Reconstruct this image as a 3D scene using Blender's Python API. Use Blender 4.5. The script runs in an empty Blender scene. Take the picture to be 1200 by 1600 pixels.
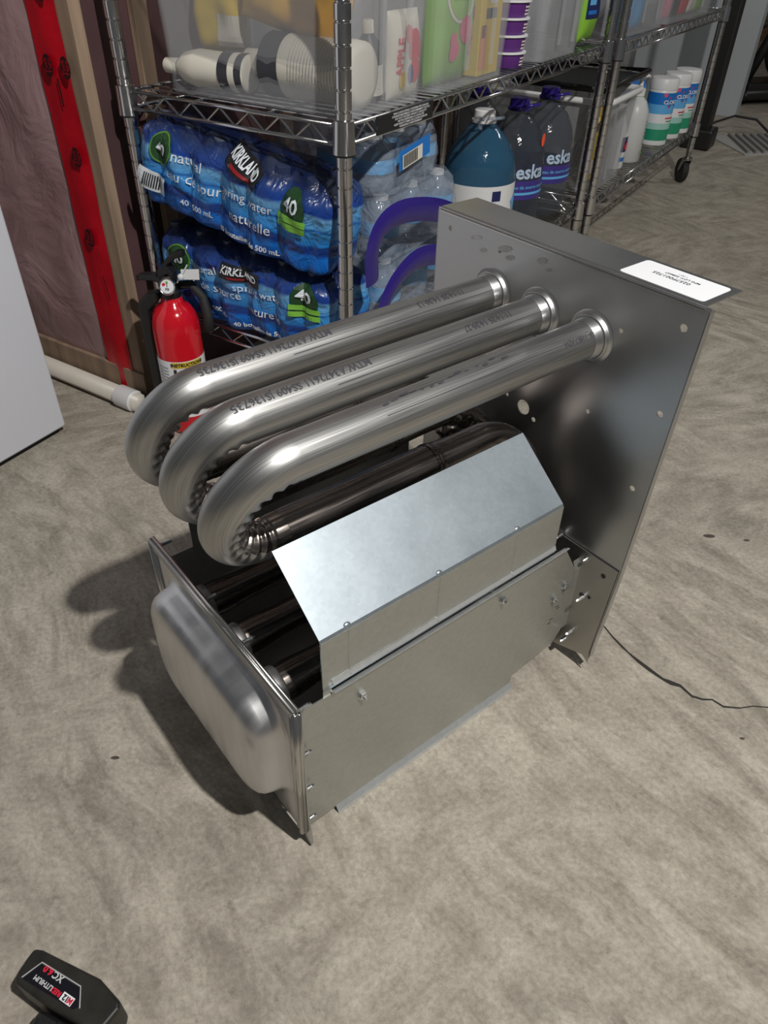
import bpy, bmesh, math, random
from mathutils import Matrix, Vector, noise
random.seed(7)
sc = bpy.context.scene
COL = sc.collection
PI = math.pi

# ------------------------------------------------------------------ camera
cam_d = bpy.data.cameras.new('camera')
cam = bpy.data.objects.new('camera', cam_d)
COL.objects.link(cam)
PITCH, ROLL, CAMH, FPX = 0.6797, -0.0264, 0.8682, 1151.5
cp, sp, cr, sr = math.cos(PITCH), math.sin(PITCH), math.cos(ROLL), math.sin(ROLL)
right0, down0, fwd = Vector((1, 0, 0)), Vector((0, -sp, -cp)), Vector((0, cp, -sp))
c_right = cr * right0 + sr * down0
c_up = -(-sr * right0 + cr * down0)
mw = Matrix((c_right, c_up, -fwd)).transposed().to_4x4()
mw.translation = Vector((0, 0, CAMH))
cam.matrix_world = mw
cam_d.sensor_fit = 'HORIZONTAL'
cam_d.sensor_width = 36.0
cam_d.lens = FPX / 1200.0 * 36.0
cam_d.clip_start = 0.02
sc.camera = cam

# ------------------------------------------------------------------ world, lamps, exposure
world = bpy.data.worlds.new('basement_ambient')
sc.world = world
world.use_nodes = True
bg = world.node_tree.nodes['Background']
bg.inputs[0].default_value = (0.93, 0.96, 1.0, 1)
bg.inputs[1].default_value = 0.085


def lamp(name, loc, watts, radius, color):
    d = bpy.data.lights.new(name, 'POINT')
    d.energy = watts
    d.shadow_soft_size = radius
    d.color = color
    o = bpy.data.objects.new(name, d)
    o.location = loc
    COL.objects.link(o)
    return o


lamp('ceiling_bulb', (0.694, -0.134, 2.2), 196, 0.034, (1.0, 0.965, 0.915))
lamp('ceiling_bulb', (2.7, 3.3, 2.25), 34, 0.06, (1.0, 0.95, 0.88))
vs = sc.view_settings
vs.view_transform = 'Standard'
vs.look = 'None'
vs.exposure = 0.0
vs.gamma = 1.0
vs.use_curve_mapping = False

# ------------------------------------------------------------------ frames of reference
# furnace part: origin on the floor under its front right corner, u to the back, v to the left, w up
FO = Vector((-0.0788, 0.4299, 0.0))
FYAW = math.radians(39.5)
# shelving: origin at its near post, a along the long side, b along the short side
SO = Vector((-0.0758, 1.223, 0.0))
STH = 1.0272
E1 = Vector((math.cos(STH), math.sin(STH), 0))
E2 = Vector((-math.sin(STH), math.cos(STH), 0))


def sh(a, b, z=0.0):
    return SO + a * E1 + b * E2 + Vector((0, 0, z))


# ------------------------------------------------------------------ materials
MATS = {}


def nodes_of(name):
    m = bpy.data.materials.new(name)
    m.use_nodes = True
    nt = m.node_tree
    return m, nt, nt.nodes['Principled BSDF']


def mat(name, col, rough=0.5, metal=0.0, spec=0.5, noise_amt=0.0, noise_scale=20.0, bump=0.0, bump_scale=60.0,
        stretch=(1, 1, 1), coat=0.0, rough_var=0.0, trans=0.0, coord='Object', col2=None):
    if name in MATS:
        return MATS[name]
    m, nt, b = nodes_of(name)
    b.inputs['Base Color'].default_value = (*col, 1)
    b.inputs['Roughness'].default_value = rough
    b.inputs['Metallic'].default_value = metal
    b.inputs['Specular IOR Level'].default_value = spec
    b.inputs['Coat Weight'].default_value = coat
    b.inputs['Transmission Weight'].default_value = trans
    if noise_amt or bump or rough_var:
        tc = nt.nodes.new('ShaderNodeTexCoord')
        mp = nt.nodes.new('ShaderNodeMapping')
        mp.inputs['Scale'].default_value = stretch
        nt.links.new(tc.outputs[coord], mp.inputs['Vector'])
        n = nt.nodes.new('ShaderNodeTexNoise')
        n.inputs['Scale'].default_value = noise_scale
        n.inputs['Detail'].default_value = 6
        nt.links.new(mp.outputs[0], n.inputs['Vector'])
        if noise_amt:
            r = nt.nodes.new('ShaderNodeValToRGB')
            c2 = col2 or tuple(min(1, c * (1 + noise_amt)) for c in col)
            c1 = tuple(c * (1 - noise_amt) for c in col) if not col2 else col
            r.color_ramp.elements[0].position = 0.32
            r.color_ramp.elements[1].position = 0.68
            r.color_ramp.elements[0].color = (*c1, 1)
            r.color_ramp.elements[1].color = (*c2, 1)
            nt.links.new(n.outputs[0], r.inputs[0])
            nt.links.new(r.outputs[0], b.inputs['Base Color'])
        if rough_var:
            mr = nt.nodes.new('ShaderNodeMapRange')
            mr.inputs['From Min'].default_value = 0.3
            mr.inputs['From Max'].default_value = 0.7
            mr.inputs['To Min'].default_value = max(0.02, rough - rough_var)
            mr.inputs['To Max'].default_value = rough + rough_var
            nt.links.new(n.outputs[0], mr.inputs[0])
            nt.links.new(mr.outputs[0], b.inputs['Roughness'])
        if bump:
            n2 = nt.nodes.new('ShaderNodeTexNoise')
            n2.inputs['Scale'].default_value = bump_scale
            n2.inputs['Detail'].default_value = 5
            nt.links.new(mp.outputs[0], n2.inputs['Vector'])
            bp = nt.nodes.new('ShaderNodeBump')
            bp.inputs['Strength'].default_value = bump
            bp.inputs['Distance'].default_value = 0.01
            nt.links.new(n2.outputs[0], bp.inputs['Height'])
            nt.links.new(bp.outputs[0], b.inputs['Normal'])
    MATS[name] = m
    return m


def film(name, col, alpha, rough=0.2, bump=0.0, bump_scale=30.0):
    """thin plastic: partly see-through, partly its own colour, glossy on top"""
    if name in MATS:
        return MATS[name]
    m, nt, b = nodes_of(name)
    b.inputs['Base Color'].default_value = (*col, 1)
    b.inputs['Roughness'].default_value = rough
    b.inputs['Alpha'].default_value = alpha
    if bump:
        tc = nt.nodes.new('ShaderNodeTexCoord')
        n2 = nt.nodes.new('ShaderNodeTexNoise')
        n2.inputs['Scale'].default_value = bump_scale
        n2.inputs['Detail'].default_value = 3
        n2.inputs['Distortion'].default_value = 0.8
        nt.links.new(tc.outputs['Object'], n2.inputs['Vector'])
        bp = nt.nodes.new('ShaderNodeBump')
        bp.inputs['Strength'].default_value = bump
        bp.inputs['Distance'].default_value = 0.02
        nt.links.new(n2.outputs[0], bp.inputs['Height'])
        nt.links.new(bp.outputs[0], b.inputs['Normal'])
    MATS[name] = m
    return m


def concrete():
    m, nt, b = nodes_of('concrete')
    tc = nt.nodes.new('ShaderNodeTexCoord')

    def noi(scale, stretch=(1, 1, 1), rot=0, detail=8, rough=0.6, dist=0.0):
        mp = nt.nodes.new('ShaderNodeMapping')
        mp.inputs['Scale'].default_value = stretch
        mp.inputs['Rotation'].default_value = (0, 0, rot)
        nt.links.new(tc.outputs['Object'], mp.inputs['Vector'])
        n = nt.nodes.new('ShaderNodeTexNoise')
        n.inputs['Scale'].default_value = scale
        n.inputs['Detail'].default_value = detail
        n.inputs['Roughness'].default_value = rough
        n.inputs['Distortion'].default_value = dist
        nt.links.new(mp.outputs[0], n.inputs['Vector'])
        return n.outputs[0]

    def ramp(src, p0, c0, p1, c1):
        r = nt.nodes.new('ShaderNodeValToRGB')
        r.color_ramp.elements[0].position = p0
        r.color_ramp.elements[1].position = p1
        r.color_ramp.elements[0].color = (*c0, 1)
        r.color_ramp.elements[1].color = (*c1, 1)
        nt.links.new(src, r.inputs[0])
        return r.outputs[0]

    def mix(kind, fac, a, c):
        x = nt.nodes.new('ShaderNodeMix')
        x.data_type = 'RGBA'
        x.blend_type = kind
        x.inputs[0].default_value = fac
        nt.links.new(a, x.inputs[6])
        nt.links.new(c, x.inputs[7])
        return x.outputs[2]
    # trowel strokes: coordinates swirled by a slow noise, then stretched noise in two directions chosen by a mask
    wn = nt.nodes.new('ShaderNodeTexNoise')
    wn.inputs['Scale'].default_value = 0.9
    wn.inputs['Detail'].default_value = 2
    nt.links.new(tc.outputs['Object'], wn.inputs['Vector'])
    wa = nt.nodes.new('ShaderNodeVectorMath')
    wa.operation = 'MULTIPLY_ADD'
    wa.inputs[1].default_value = (0.5, 0.5, 0.0)
    nt.links.new(wn.outputs['Color'], wa.inputs[0])
    nt.links.new(tc.outputs['Object'], wa.inputs[2])

    def swirl(scale, stretch, rot, rough):
        r_ = nt.nodes.new('ShaderNodeVectorRotate')
        r_.rotation_type = 'Z_AXIS'
        r_.inputs['Angle'].default_value = rot
        nt.links.new(wa.outputs[0], r_.inputs['Vector'])
        mp = nt.nodes.new('ShaderNodeMapping')
        mp.inputs['Scale'].default_value = stretch
        nt.links.new(r_.outputs[0], mp.inputs['Vector'])
        n = nt.nodes.new('ShaderNodeTexNoise')
        n.inputs['Scale'].default_value = scale
        n.inputs['Detail'].default_value = 9
        n.inputs['Roughness'].default_value = rough
        n.inputs['Distortion'].default_value = 0.35
        nt.links.new(mp.outputs[0], n.inputs['Vector'])
        return n.outputs[0]
    base = ramp(noi(1.6, dist=0.5, detail=6), 0.32, (0.36, 0.33, 0.283), 0.70, (0.46, 0.422, 0.362))
    s1 = ramp(swirl(8, (1.0, 3.0, 1), 0.95, 0.74), 0.38, (0.64, 0.625, 0.60), 0.61, (1.17, 1.17, 1.16))
    s2 = ramp(swirl(7, (1.0, 2.7, 1), -0.55, 0.73), 0.38, (0.66, 0.645, 0.62), 0.61, (1.16, 1.16, 1.15))
    mk = ramp(noi(1.9, detail=3, dist=0.8), 0.42, (0, 0, 0), 0.58, (1, 1, 1))
    mx = nt.nodes.new('ShaderNodeMix')
    mx.data_type = 'RGBA'
    nt.links.new(mk, mx.inputs[0])
    nt.links.new(s1, mx.inputs[6])
    nt.links.new(s2, mx.inputs[7])
    fine = ramp(noi(150, detail=5, rough=0.7), 0.32, (0.70, 0.70, 0.69), 0.66, (1.2, 1.2, 1.2))
    speck = ramp(noi(48, detail=6, rough=0.75), 0.30, (0.62, 0.61, 0.59), 0.44, (1, 1, 1))
    c = mix('MULTIPLY', 1.0, base, mx.outputs[2])
    c = mix('MULTIPLY', 0.75, c, fine)
    c = mix('MULTIPLY', 0.8, c, speck)
    nt.links.new(c, b.inputs['Base Color'])
    b.inputs['Roughness'].default_value = 0.72
    b.inputs['Specular IOR Level'].default_value = 0.3
    bp = nt.nodes.new('ShaderNodeBump')
    bp.inputs['Strength'].default_value = 0.25
    bp.inputs['Distance'].default_value = 0.004
    nt.links.new(noi(26, (1, 2.5, 1), 0.5, 8, 0.7), bp.inputs['Height'])
    nt.links.new(bp.outputs[0], b.inputs['Normal'])
    return m


def galvanized(name, col, rough, var=0.035, vscale=14):
    m, nt, b = nodes_of(name)
    tc = nt.nodes.new('ShaderNodeTexCoord')
    v = nt.nodes.new('ShaderNodeTexVoronoi')
    v.inputs['Scale'].default_value = 210
    nt.links.new(tc.outputs['Object'], v.inputs['Vector'])
    n = nt.nodes.new('ShaderNodeTexNoise')
    n.inputs['Scale'].default_value = vscale
    n.inputs['Detail'].default_value = 6
    nt.links.new(tc.outputs['Object'], n.inputs['Vector'])
    hsv = nt.nodes.new('ShaderNodeMix')
    hsv.data_type = 'RGBA'
    hsv.inputs[6].default_value = (*[c * 0.96 for c in col], 1)
    hsv.inputs[7].default_value = (*[min(1, c * 1.04) for c in col], 1)
    sepx = nt.nodes.new('ShaderNodeSeparateColor')
    nt.links.new(v.outputs['Color'], sepx.inputs[0])
    nt.links.new(sepx.outputs[0], hsv.inputs[0])
    nt.links.new(hsv.outputs[2], b.inputs['Base Color'])
    mr = nt.nodes.new('ShaderNodeMapRange')
    mr.inputs['From Min'].default_value = 0.3
    mr.inputs['From Max'].default_value = 0.7
    mr.inputs['To Min'].default_value = rough - var
    mr.inputs['To Max'].default_value = rough + var
    nt.links.new(n.outputs[0], mr.inputs[0])
    nt.links.new(mr.outputs[0], b.inputs['Roughness'])
    b.inputs['Metallic'].default_value = 0.85
    n3 = nt.nodes.new('ShaderNodeTexNoise')
    n3.inputs['Scale'].default_value = 9
    nt.links.new(tc.outputs['Object'], n3.inputs['Vector'])
    bp = nt.nodes.new('ShaderNodeBump')
    bp.inputs['Strength'].default_value = 0.12
    bp.inputs['Distance'].default_value = 0.01
    nt.links.new(n3.outputs[0], bp.inputs['Height'])
    nt.links.new(bp.outputs[0], b.inputs['Normal'])
    return m


M_CONC = concrete()
M_TUBE = mat('brushed_steel_tube', (0.47, 0.47, 0.465), 0.40, 1.0, noise_amt=0.2, noise_scale=1.0, stretch=(9, 420, 1),
             rough_var=0.05, coord='UV')
def brushed(m, aniso, rot):
    nt = m.node_tree
    b = nt.nodes['Principled BSDF']
    tg = nt.nodes.new('ShaderNodeTangent')
    tg.direction_type = 'UV_MAP'
    tg.uv_map = 'UVMap'
    nt.links.new(tg.outputs[0], b.inputs['Tangent'])
    b.inputs['Anisotropic'].default_value = aniso
    b.inputs['Anisotropic Rotation'].default_value = rot


brushed(M_TUBE, 0.22, 0.25)
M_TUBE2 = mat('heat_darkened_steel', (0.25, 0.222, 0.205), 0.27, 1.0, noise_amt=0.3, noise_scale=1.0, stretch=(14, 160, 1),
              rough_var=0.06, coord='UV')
M_PANEL = mat('aluminized_steel', (0.53, 0.535, 0.54), 0.33, 1.0, noise_amt=0.1, noise_scale=7, rough_var=0.06, bump=0.04,
              bump_scale=5)
M_PANEL2 = mat('aluminized_steel_bracket', (0.44, 0.43, 0.41), 0.4, 1.0, noise_amt=0.08, noise_scale=9, rough_var=0.06)
M_DOME = mat('drawn_stainless', (0.66, 0.66, 0.67), 0.36, 1.0, noise_amt=0.1, noise_scale=10, stretch=(1, 5, 1), rough_var=0.07)
M_RIM = mat('stainless_rim', (0.6, 0.59, 0.57), 0.24, 1.0, noise_amt=0.1, noise_scale=10)
M_GALV = galvanized('galvanized_sheet', (0.345, 0.395, 0.435), 0.48)
M_GALVLIT = galvanized('galvanized_lit_edge', (0.74, 0.78, 0.81), 0.4)  # lighter copy of the sheet: lamp light on lips and flanges put into the colour
M_GALV2 = galvanized('galvanized_side', (0.49, 0.50, 0.475), 0.42, 0.07, 7)
M_WELD = mat('bright_weld_ring', (0.82, 0.82, 0.82), 0.3, 1.0)
M_SCREW = mat('zinc_screw', (0.7, 0.72, 0.74), 0.22, 1.0)
M_INK = mat('black_ink', (0.02, 0.02, 0.025), 0.6)
M_INKT = mat('faded_tube_ink', (0.05, 0.05, 0.06), 0.55)
M_CHROME = mat('chrome', (0.62, 0.62, 0.63), 0.16, 1.0, rough_var=0.05, noise_scale=40)
M_CHROMED = mat('chrome_dull', (0.4, 0.4, 0.4), 0.3, 1.0)
M_BLACKP = mat('black_plastic', (0.012, 0.012, 0.013), 0.42)
M_BATT = mat('dusty_black_plastic', (0.010, 0.010, 0.009), 0.45, noise_amt=0.5, noise_scale=45, col2=(0.024, 0.022, 0.017))
M_BLACKR = mat('black_rubber', (0.016, 0.016, 0.017), 0.7)
M_WHITE = mat('white_enamel', (0.66, 0.68, 0.74), 0.45, noise_amt=0.03, noise_scale=3)
M_WPLAS = mat('white_plastic', (0.72, 0.73, 0.74), 0.4)
M_LABEL = mat('white_paper', (0.80, 0.82, 0.86), 0.5)
M_RED = mat('red_gloss_paint', (0.62, 0.006, 0.018), 0.16, coat=0.5)
M_TAPE = mat('red_sheathing_tape', (0.56, 0.004, 0.016), 0.3, noise_amt=0.25, noise_scale=9, bump=0.15, bump_scale=14)
M_WOOD = mat('pine_stud', (0.30, 0.215, 0.15), 0.7, noise_amt=0.2, noise_scale=8, stretch=(5, 5, 0.5))
M_WOODD = mat('dark_stud', (0.11, 0.075, 0.055), 0.75, noise_amt=0.2, noise_scale=8, stretch=(5, 5, 0.5))
M_PVC = mat('cream_pvc', (0.62, 0.585, 0.52), 0.4, noise_amt=0.04)
M_YEL = mat('yellow_print', (0.75, 0.47, 0.03), 0.35, noise_amt=0.25, noise_scale=14, col2=(0.62, 0.30, 0.03))
M_YEL2 = mat('yellow_solid', (0.70, 0.50, 0.03), 0.4)
M_GREEN = mat('lime_print', (0.22, 0.47, 0.04), 0.35)
M_GRN2 = mat('green_print', (0.02, 0.30, 0.16), 0.4)
M_BLUE = mat('bright_blue_print', (0.012, 0.17, 0.56), 0.3)
M_NAVY = mat('navy_print', (0.01, 0.018, 0.10), 0.35)
M_SKYB = mat('sky_blue_print', (0.12, 0.42, 0.78), 0.35)
M_PURP = mat('purple_plastic', (0.026, 0.014, 0.19), 0.2, bump=0.25, bump_scale=18)
M_PURP2 = mat('violet_plastic', (0.10, 0.02, 0.19), 0.4)
M_PINK = mat('pink_print', (0.72, 0.10, 0.22), 0.4)
M_REDP = mat('red_print', (0.66, 0.02, 0.05), 0.35)
M_CREAM = mat('cream_print', (0.72, 0.69, 0.60), 0.45)
M_DARKPR = mat('dark_print', (0.03, 0.03, 0.04), 0.4)
M_ORANGE = mat('peach_print', (0.75, 0.30, 0.10), 0.4)
M_FROST = film('frosted_bin_plastic', (0.50, 0.52, 0.55), 0.22, 0.3)
M_CLEAR = film('clear_bottle_plastic', (0.35, 0.42, 0.52), 0.34, 0.1)
M_CLEARB = film('blue_jug_plastic', (0.03, 0.11, 0.20), 0.66, 0.08, 0.1, 24)
M_CLEARG = film('grey_jug_plastic', (0.055, 0.065, 0.085), 0.5, 0.1, 0.15, 40)
M_WRAP = film('crinkled_clear_wrap', (0.42, 0.50, 0.62), 0.30, 0.12, 0.55, 34)
M_CAPC = film('clear_cap', (0.10, 0.13, 0.18), 0.8, 0.25)
M_REDDOT = mat('orange_red_sticker', (0.95, 0.10, 0.03), 0.5)


def pack_film():
    m, nt, b = nodes_of('printed_pack_film')
    uv = nt.nodes.new('ShaderNodeUVMap')
    sep = nt.nodes.new('ShaderNodeSeparateXYZ')
    nt.links.new(uv.outputs[0], sep.inputs[0])
    n = nt.nodes.new('ShaderNodeTexNoise')
    n.inputs['Scale'].default_value = 5.0
    n.inputs['Detail'].default_value = 4
    mp = nt.nodes.new('ShaderNodeMapping')
    mp.inputs['Scale'].default_value = (1.2, 0.8, 1)
    nt.links.new(uv.outputs[0], mp.inputs[0])
    nt.links.new(mp.outputs[0], n.inputs['Vector'])
    ma = nt.nodes.new('ShaderNodeMath')
    ma.operation = 'MULTIPLY_ADD'
    ma.inputs[1].default_value = 0.13
    nt.links.new(n.outputs[0], ma.inputs[0])
    nt.links.new(sep.outputs[1], ma.inputs[2])
    r = nt.nodes.new('ShaderNodeValToRGB')
    el = r.color_ramp.elements
    el[0].position = 0.0
    el[0].color = (0.004, 0.075, 0.36, 1)
    el[1].position = 1.0
    el[1].color = (0.01, 0.02, 0.09, 1)
    for p_, c_ in ((0.10, (0.004, 0.10, 0.44)), (0.30, (0.006, 0.14, 0.54)), (0.34, (0.008, 0.04, 0.22)), (0.41, (0.01, 0.05, 0.26)),
                   (0.44, (0.02, 0.20, 0.58)), (0.58, (0.05, 0.27, 0.62)), (0.61, (0.012, 0.09, 0.36)), (0.64, (0.07, 0.30, 0.64)),
                   (0.76, (0.14, 0.36, 0.64)), (0.80, (0.01, 0.05, 0.30)), (0.9, (0.015, 0.05, 0.22))):
        e = el.new(p_)
        e.color = (*c_, 1)
    nt.links.new(ma.outputs[0], r.inputs[0])
    nt.links.new(r.outputs[0], b.inputs['Base Color'])
    a = nt.nodes.new('ShaderNodeMapRange')
    a.inputs['From Min'].default_value = 0.86
    a.inputs['From Max'].default_value = 1.06
    a.inputs['To Min'].default_value = 1.0
    a.inputs['To Max'].default_value = 0.45
    nt.links.new(ma.outputs[0], a.inputs[0])
    nt.links.new(a.outputs[0], b.inputs['Alpha'])
    b.inputs['Roughness'].default_value = 0.3
    n2 = nt.nodes.new('ShaderNodeTexNoise')
    n2.inputs['Scale'].default_value = 26
    n2.inputs['Detail'].default_value = 3
    n2.inputs['Distortion'].default_value = 1.0
    tco = nt.nodes.new('ShaderNodeTexCoord')
    nt.links.new(tco.outputs['Object'], n2.inputs['Vector'])
    bp = nt.nodes.new('ShaderNodeBump')
    bp.inputs['Strength'].default_value = 0.6
    bp.inputs['Distance'].default_value = 0.02
    nt.links.new(n2.outputs[0], bp.inputs['Height'])
    nt.links.new(bp.outputs[0], b.inputs['Normal'])
    return m


M_PACK = pack_film()


def poly_wall():
    m, nt, b = nodes_of('vapour_barrier_over_pink_insulation')
    tc = nt.nodes.new('ShaderNodeTexCoord')
    n = nt.nodes.new('ShaderNodeTexNoise')
    n.inputs['Scale'].default_value = 3.2
    n.inputs['Detail'].default_value = 5
    n.inputs['Distortion'].default_value = 1.0
    nt.links.new(tc.outputs['Object'], n.inputs['Vector'])
    r = nt.nodes.new('ShaderNodeValToRGB')
    r.color_ramp.elements[0].position = 0.3
    r.color_ramp.elements[1].position = 0.7
    r.color_ramp.elements[0].color = (0.29, 0.17, 0.172, 1)
    r.color_ramp.elements[1].color = (0.47, 0.33, 0.34, 1)
    nt.links.new(n.outputs[0], r.inputs[0])
    nt.links.new(r.outputs[0], b.inputs['Base Color'])
    b.inputs['Roughness'].default_value = 0.42
    n2 = nt.nodes.new('ShaderNodeTexNoise')
    n2.inputs['Scale'].default_value = 7
    n2.inputs['Detail'].default_value = 4
    n2.inputs['Distortion'].default_value = 1.6
    mp = nt.nodes.new('ShaderNodeMapping')
    mp.inputs['Rotation'].default_value = (0.5, 0.3, 0)
    nt.links.new(tc.outputs['Object'], mp.inputs[0])
    nt.links.new(mp.outputs[0], n2.inputs['Vector'])
    bp = nt.nodes.new('ShaderNodeBump')
    bp.inputs['Strength'].default_value = 0.3
    bp.inputs['Distance'].default_value = 0.03
    nt.links.new(n2.outputs[0], bp.inputs['Height'])
    nt.links.new(bp.outputs[0], b.inputs['Normal'])
    return m


M_POLY = poly_wall()
M_POLYSHADE = mat('shaded_maroon_insulation', (0.085, 0.042, 0.045), 0.6, noise_amt=0.2, noise_scale=5)  # insulation as it looks in shadow: the shade is put into the base colour
M_GREYW = mat('grey_painted_panel', (0.30, 0.31, 0.31), 0.6, noise_amt=0.05, noise_scale=3)
M_PALEW = mat('pale_grey_panel', (0.44, 0.47, 0.50), 0.5, noise_amt=0.04, noise_scale=3)
M_OSB = mat('brown_particle_board', (0.22, 0.13, 0.07), 0.8, noise_amt=0.4, noise_scale=30)


# ------------------------------------------------------------------ mesh building
class MB:
    def __init__(s):
        s.v = []
        s.f = []

    def add(s, vs, fs):
        n = len(s.v)
        s.v += [tuple(p) for p in vs]
        s.f += [tuple(i + n for i in f) for f in fs]
        return s

    def box(s, x0, x1, y0, y1, z0, z1):
        return s.add([(x, y, z) for z in (z0, z1) for y in (y0, y1) for x in (x0, x1)],
                     [(0, 2, 3, 1), (4, 5, 7, 6), (0, 1, 5, 4), (2, 6, 7, 3), (0, 4, 6, 2), (1, 3, 7, 5)])

    def prism(s, poly, axis, t0, t1):
        """extrude a polygon (pairs) along axis between t0 and t1"""
        def P(a, b, t):
            return {'x': (t, a, b), 'y': (a, t, b), 'z': (a, b, t)}[axis]
        n = len(poly)
        vs = [P(a, b, t0) for a, b in poly] + [P(a, b, t1) for a, b in poly]
        fs = [tuple(range(n))[::-1], tuple(range(n, 2 * n))] + [(i, (i + 1) % n, (i + 1) % n + n, i + n) for i in range(n)]
        return s.add(vs, fs)

    def lathe(s, prof, n=24, c=(0, 0, 0), axis='z', cap=True):
        def P(r, h, t):
            x, y = r * math.cos(t), r * math.sin(t)
            p = {'z': (x, y, h), 'x': (h, x, y), 'y': (x, h, y)}[axis]
            return (p[0] + c[0], p[1] + c[1], p[2] + c[2])
        vs = [P(r, h, 2 * PI * k / n) for r, h in prof for k in range(n)]
        fs = [(i * n + k, i * n + (k + 1) % n, (i + 1) * n + (k + 1) % n, (i + 1) * n + k)
              for i in range(len(prof) - 1) for k in range(n)]
        if cap:
            fs += [tuple(range(n))[::-1], tuple(range((len(prof) - 1) * n, len(prof) * n))]
        return s.add(vs, fs)

    def tube(s, pts, r, n=8, cap=True, side=None):
        pts = [Vector(p) for p in pts]
        rs = r if isinstance(r, (list, tuple)) else [r] * len(pts)
        vs = []
        prevN = None
        for i, p in enumerate(pts):
            t = (pts[min(i + 1, len(pts) - 1)] - pts[max(i - 1, 0)]).normalized()
            if prevN is None:
                ref = Vector(side) if side else (Vector((0, 0, 1)) if abs(t.z) < 0.9 else Vector((1, 0, 0)))
                N = t.cross(ref).normalized()
            else:
                N = (prevN - t * prevN.dot(t)).normalized()
            prevN = N
            B = t.cross(N)
            for k in range(n):
                a = 2 * PI * k / n
                vs.append(p + rs[i] * (math.cos(a) * N + math.sin(a) * B))
        fs = [(i * n + k, i * n + (k + 1) % n, (i + 1) * n + (k + 1) % n, (i + 1) * n + k)
              for i in range(len(pts) - 1) for k in range(n)]
        if cap:
            fs += [tuple(range(n))[::-1], tuple(range((len(pts) - 1) * n, len(pts) * n))]
        return s.add(vs, fs)

    def strip(s, prof, axis, t0, t1, th=0.0012):
        """sheet metal profile (list of pairs) given a thickness, extruded along axis"""
        n = len(prof)
        off = []
        for i in range(n):
            a = Vector(prof[max(i - 1, 0)])
            b = Vector(prof[min(i + 1, n - 1)])
            d = (b - a).normalized()
            off.append((prof[i][0] - d.y * th, prof[i][1] + d.x * th))
        return s.prism(list(prof) + off[::-1], axis, t0, t1)

    def build(s, name, m, parent=None, smooth=False, bevel=0.0, uv=None, loc=None, rot=None, seg=2, auto=None):
        me = bpy.data.meshes.new(name)
        me.from_pydata(s.v, [], s.f)
        bm = bmesh.new()
        bm.from_mesh(me)
        bmesh.ops.recalc_face_normals(bm, faces=bm.faces)
        bm.to_mesh(me)
        bm.free()
        if uv:
            lay = me.uv_layers.new(name='UVMap')
            for lp in me.loops:
                lay.data[lp.index].uv = uv[lp.vertex_index]
        me.materials.append(m)
        if smooth or auto:
            for p in me.polygons:
                p.use_smooth = True
            if auto:
                me.set_sharp_from_angle(angle=math.radians(auto))
        o = bpy.data.objects.new(name, me)
        COL.objects.link(o)
        if parent:
            o.parent = parent
        if loc is not None:
            o.location = loc
        if rot is not None:
            o.rotation_euler = rot
        if bevel:
            md = o.modifiers.new('bevel', 'BEVEL')
            md.width = bevel
            md.segments = seg
            md.limit_method = 'ANGLE'
            md.angle_limit = math.radians(40)
        return o


def thing(name, label, cat, loc=(0, 0, 0), rz=0.0, group=None, rot=None):
    o = bpy.data.objects.new(name, None)
    o.empty_display_size = 0.05
    COL.objects.link(o)
    o.location = loc
    o.rotation_euler = rot or (0, 0, rz)
    tag(o, label, cat, group)
    return o


def tag(o, label, cat, group=None):
    o['label'] = label
    o['category'] = cat
    if group:
        o['group'] = group
    return o


def struct(o, label=None):
    o['kind'] = 'structure'
    if label:
        o['label'] = label
    return o


# ---- lettering: font outlines laid on any surface
_tc = {}


def text2d(body, size, bold=0.0, align='CENTER', spacing=1.0, xs=1.0):
    key = (body, size, bold, align, spacing, xs)
    if key in _tc:
        return _tc[key]
    cu = bpy.data.curves.new('lettering', 'FONT')
    cu.body = body
    cu.size = size
    cu.offset = bold
    cu.align_x = align
    cu.align_y = 'CENTER'
    cu.space_character = spacing
    cu.resolution_u = 2
    o = bpy.data.objects.new('lettering', cu)
    COL.objects.link(o)
    bpy.context.view_layer.update()
    me = bpy.data.meshes.new_from_object(o.evaluated_get(bpy.context.evaluated_depsgraph_get()))
    v = [(p.co.x * xs, p.co.y) for p in me.vertices]
    f = [tuple(p.vertices) for p in me.polygons]
    bpy.data.objects.remove(o)
    bpy.data.curves.remove(cu)
    bpy.data.meshes.remove(me)
    _tc[key] = (v, f)
    return v, f


def ell2d(rx, ry, n=24, rings=4):
    v = [(0, 0)]
    f = []
    for i in range(1, rings + 1):
        for k in range(n):
            a = 2 * PI * k / n
            v.append((rx * i / rings * math.cos(a), ry * i / rings * math.sin(a)))
    for k in range(n):
        f.append((0, 1 + k, 1 + (k + 1) % n))
    for i in range(1, rings):
        for k in range(n):
            a = 1 + (i - 1) * n
            b = 1 + i * n
            f.append((a + k, b + k, b + (k + 1) % n, a + (k + 1) % n))
    return v, f


def rect2d(w, h, nx=8, ny=4):
    v = [(-w / 2 + w * i / nx, -h / 2 + h * j / ny) for j in range(ny + 1) for i in range(nx + 1)]
    f = [(j * (nx + 1) + i, j * (nx + 1) + i + 1, (j + 1) * (nx + 1) + i + 1, (j + 1) * (nx + 1) + i)
         for j in range(ny) for i in range(nx)]
    return v, f


def ring2d(rx, ry, w, n=32):
    v = []
    for k in range(n):
        a = 2 * PI * k / n
        v += [(rx * math.cos(a), ry * math.sin(a)), ((rx - w) * math.cos(a), (ry - w) * math.sin(a))]
    f = [(2 * k, 2 * ((k + 1) % n), 2 * ((k + 1) % n) + 1, 2 * k + 1) for k in range(n)]
    return v, f


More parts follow.
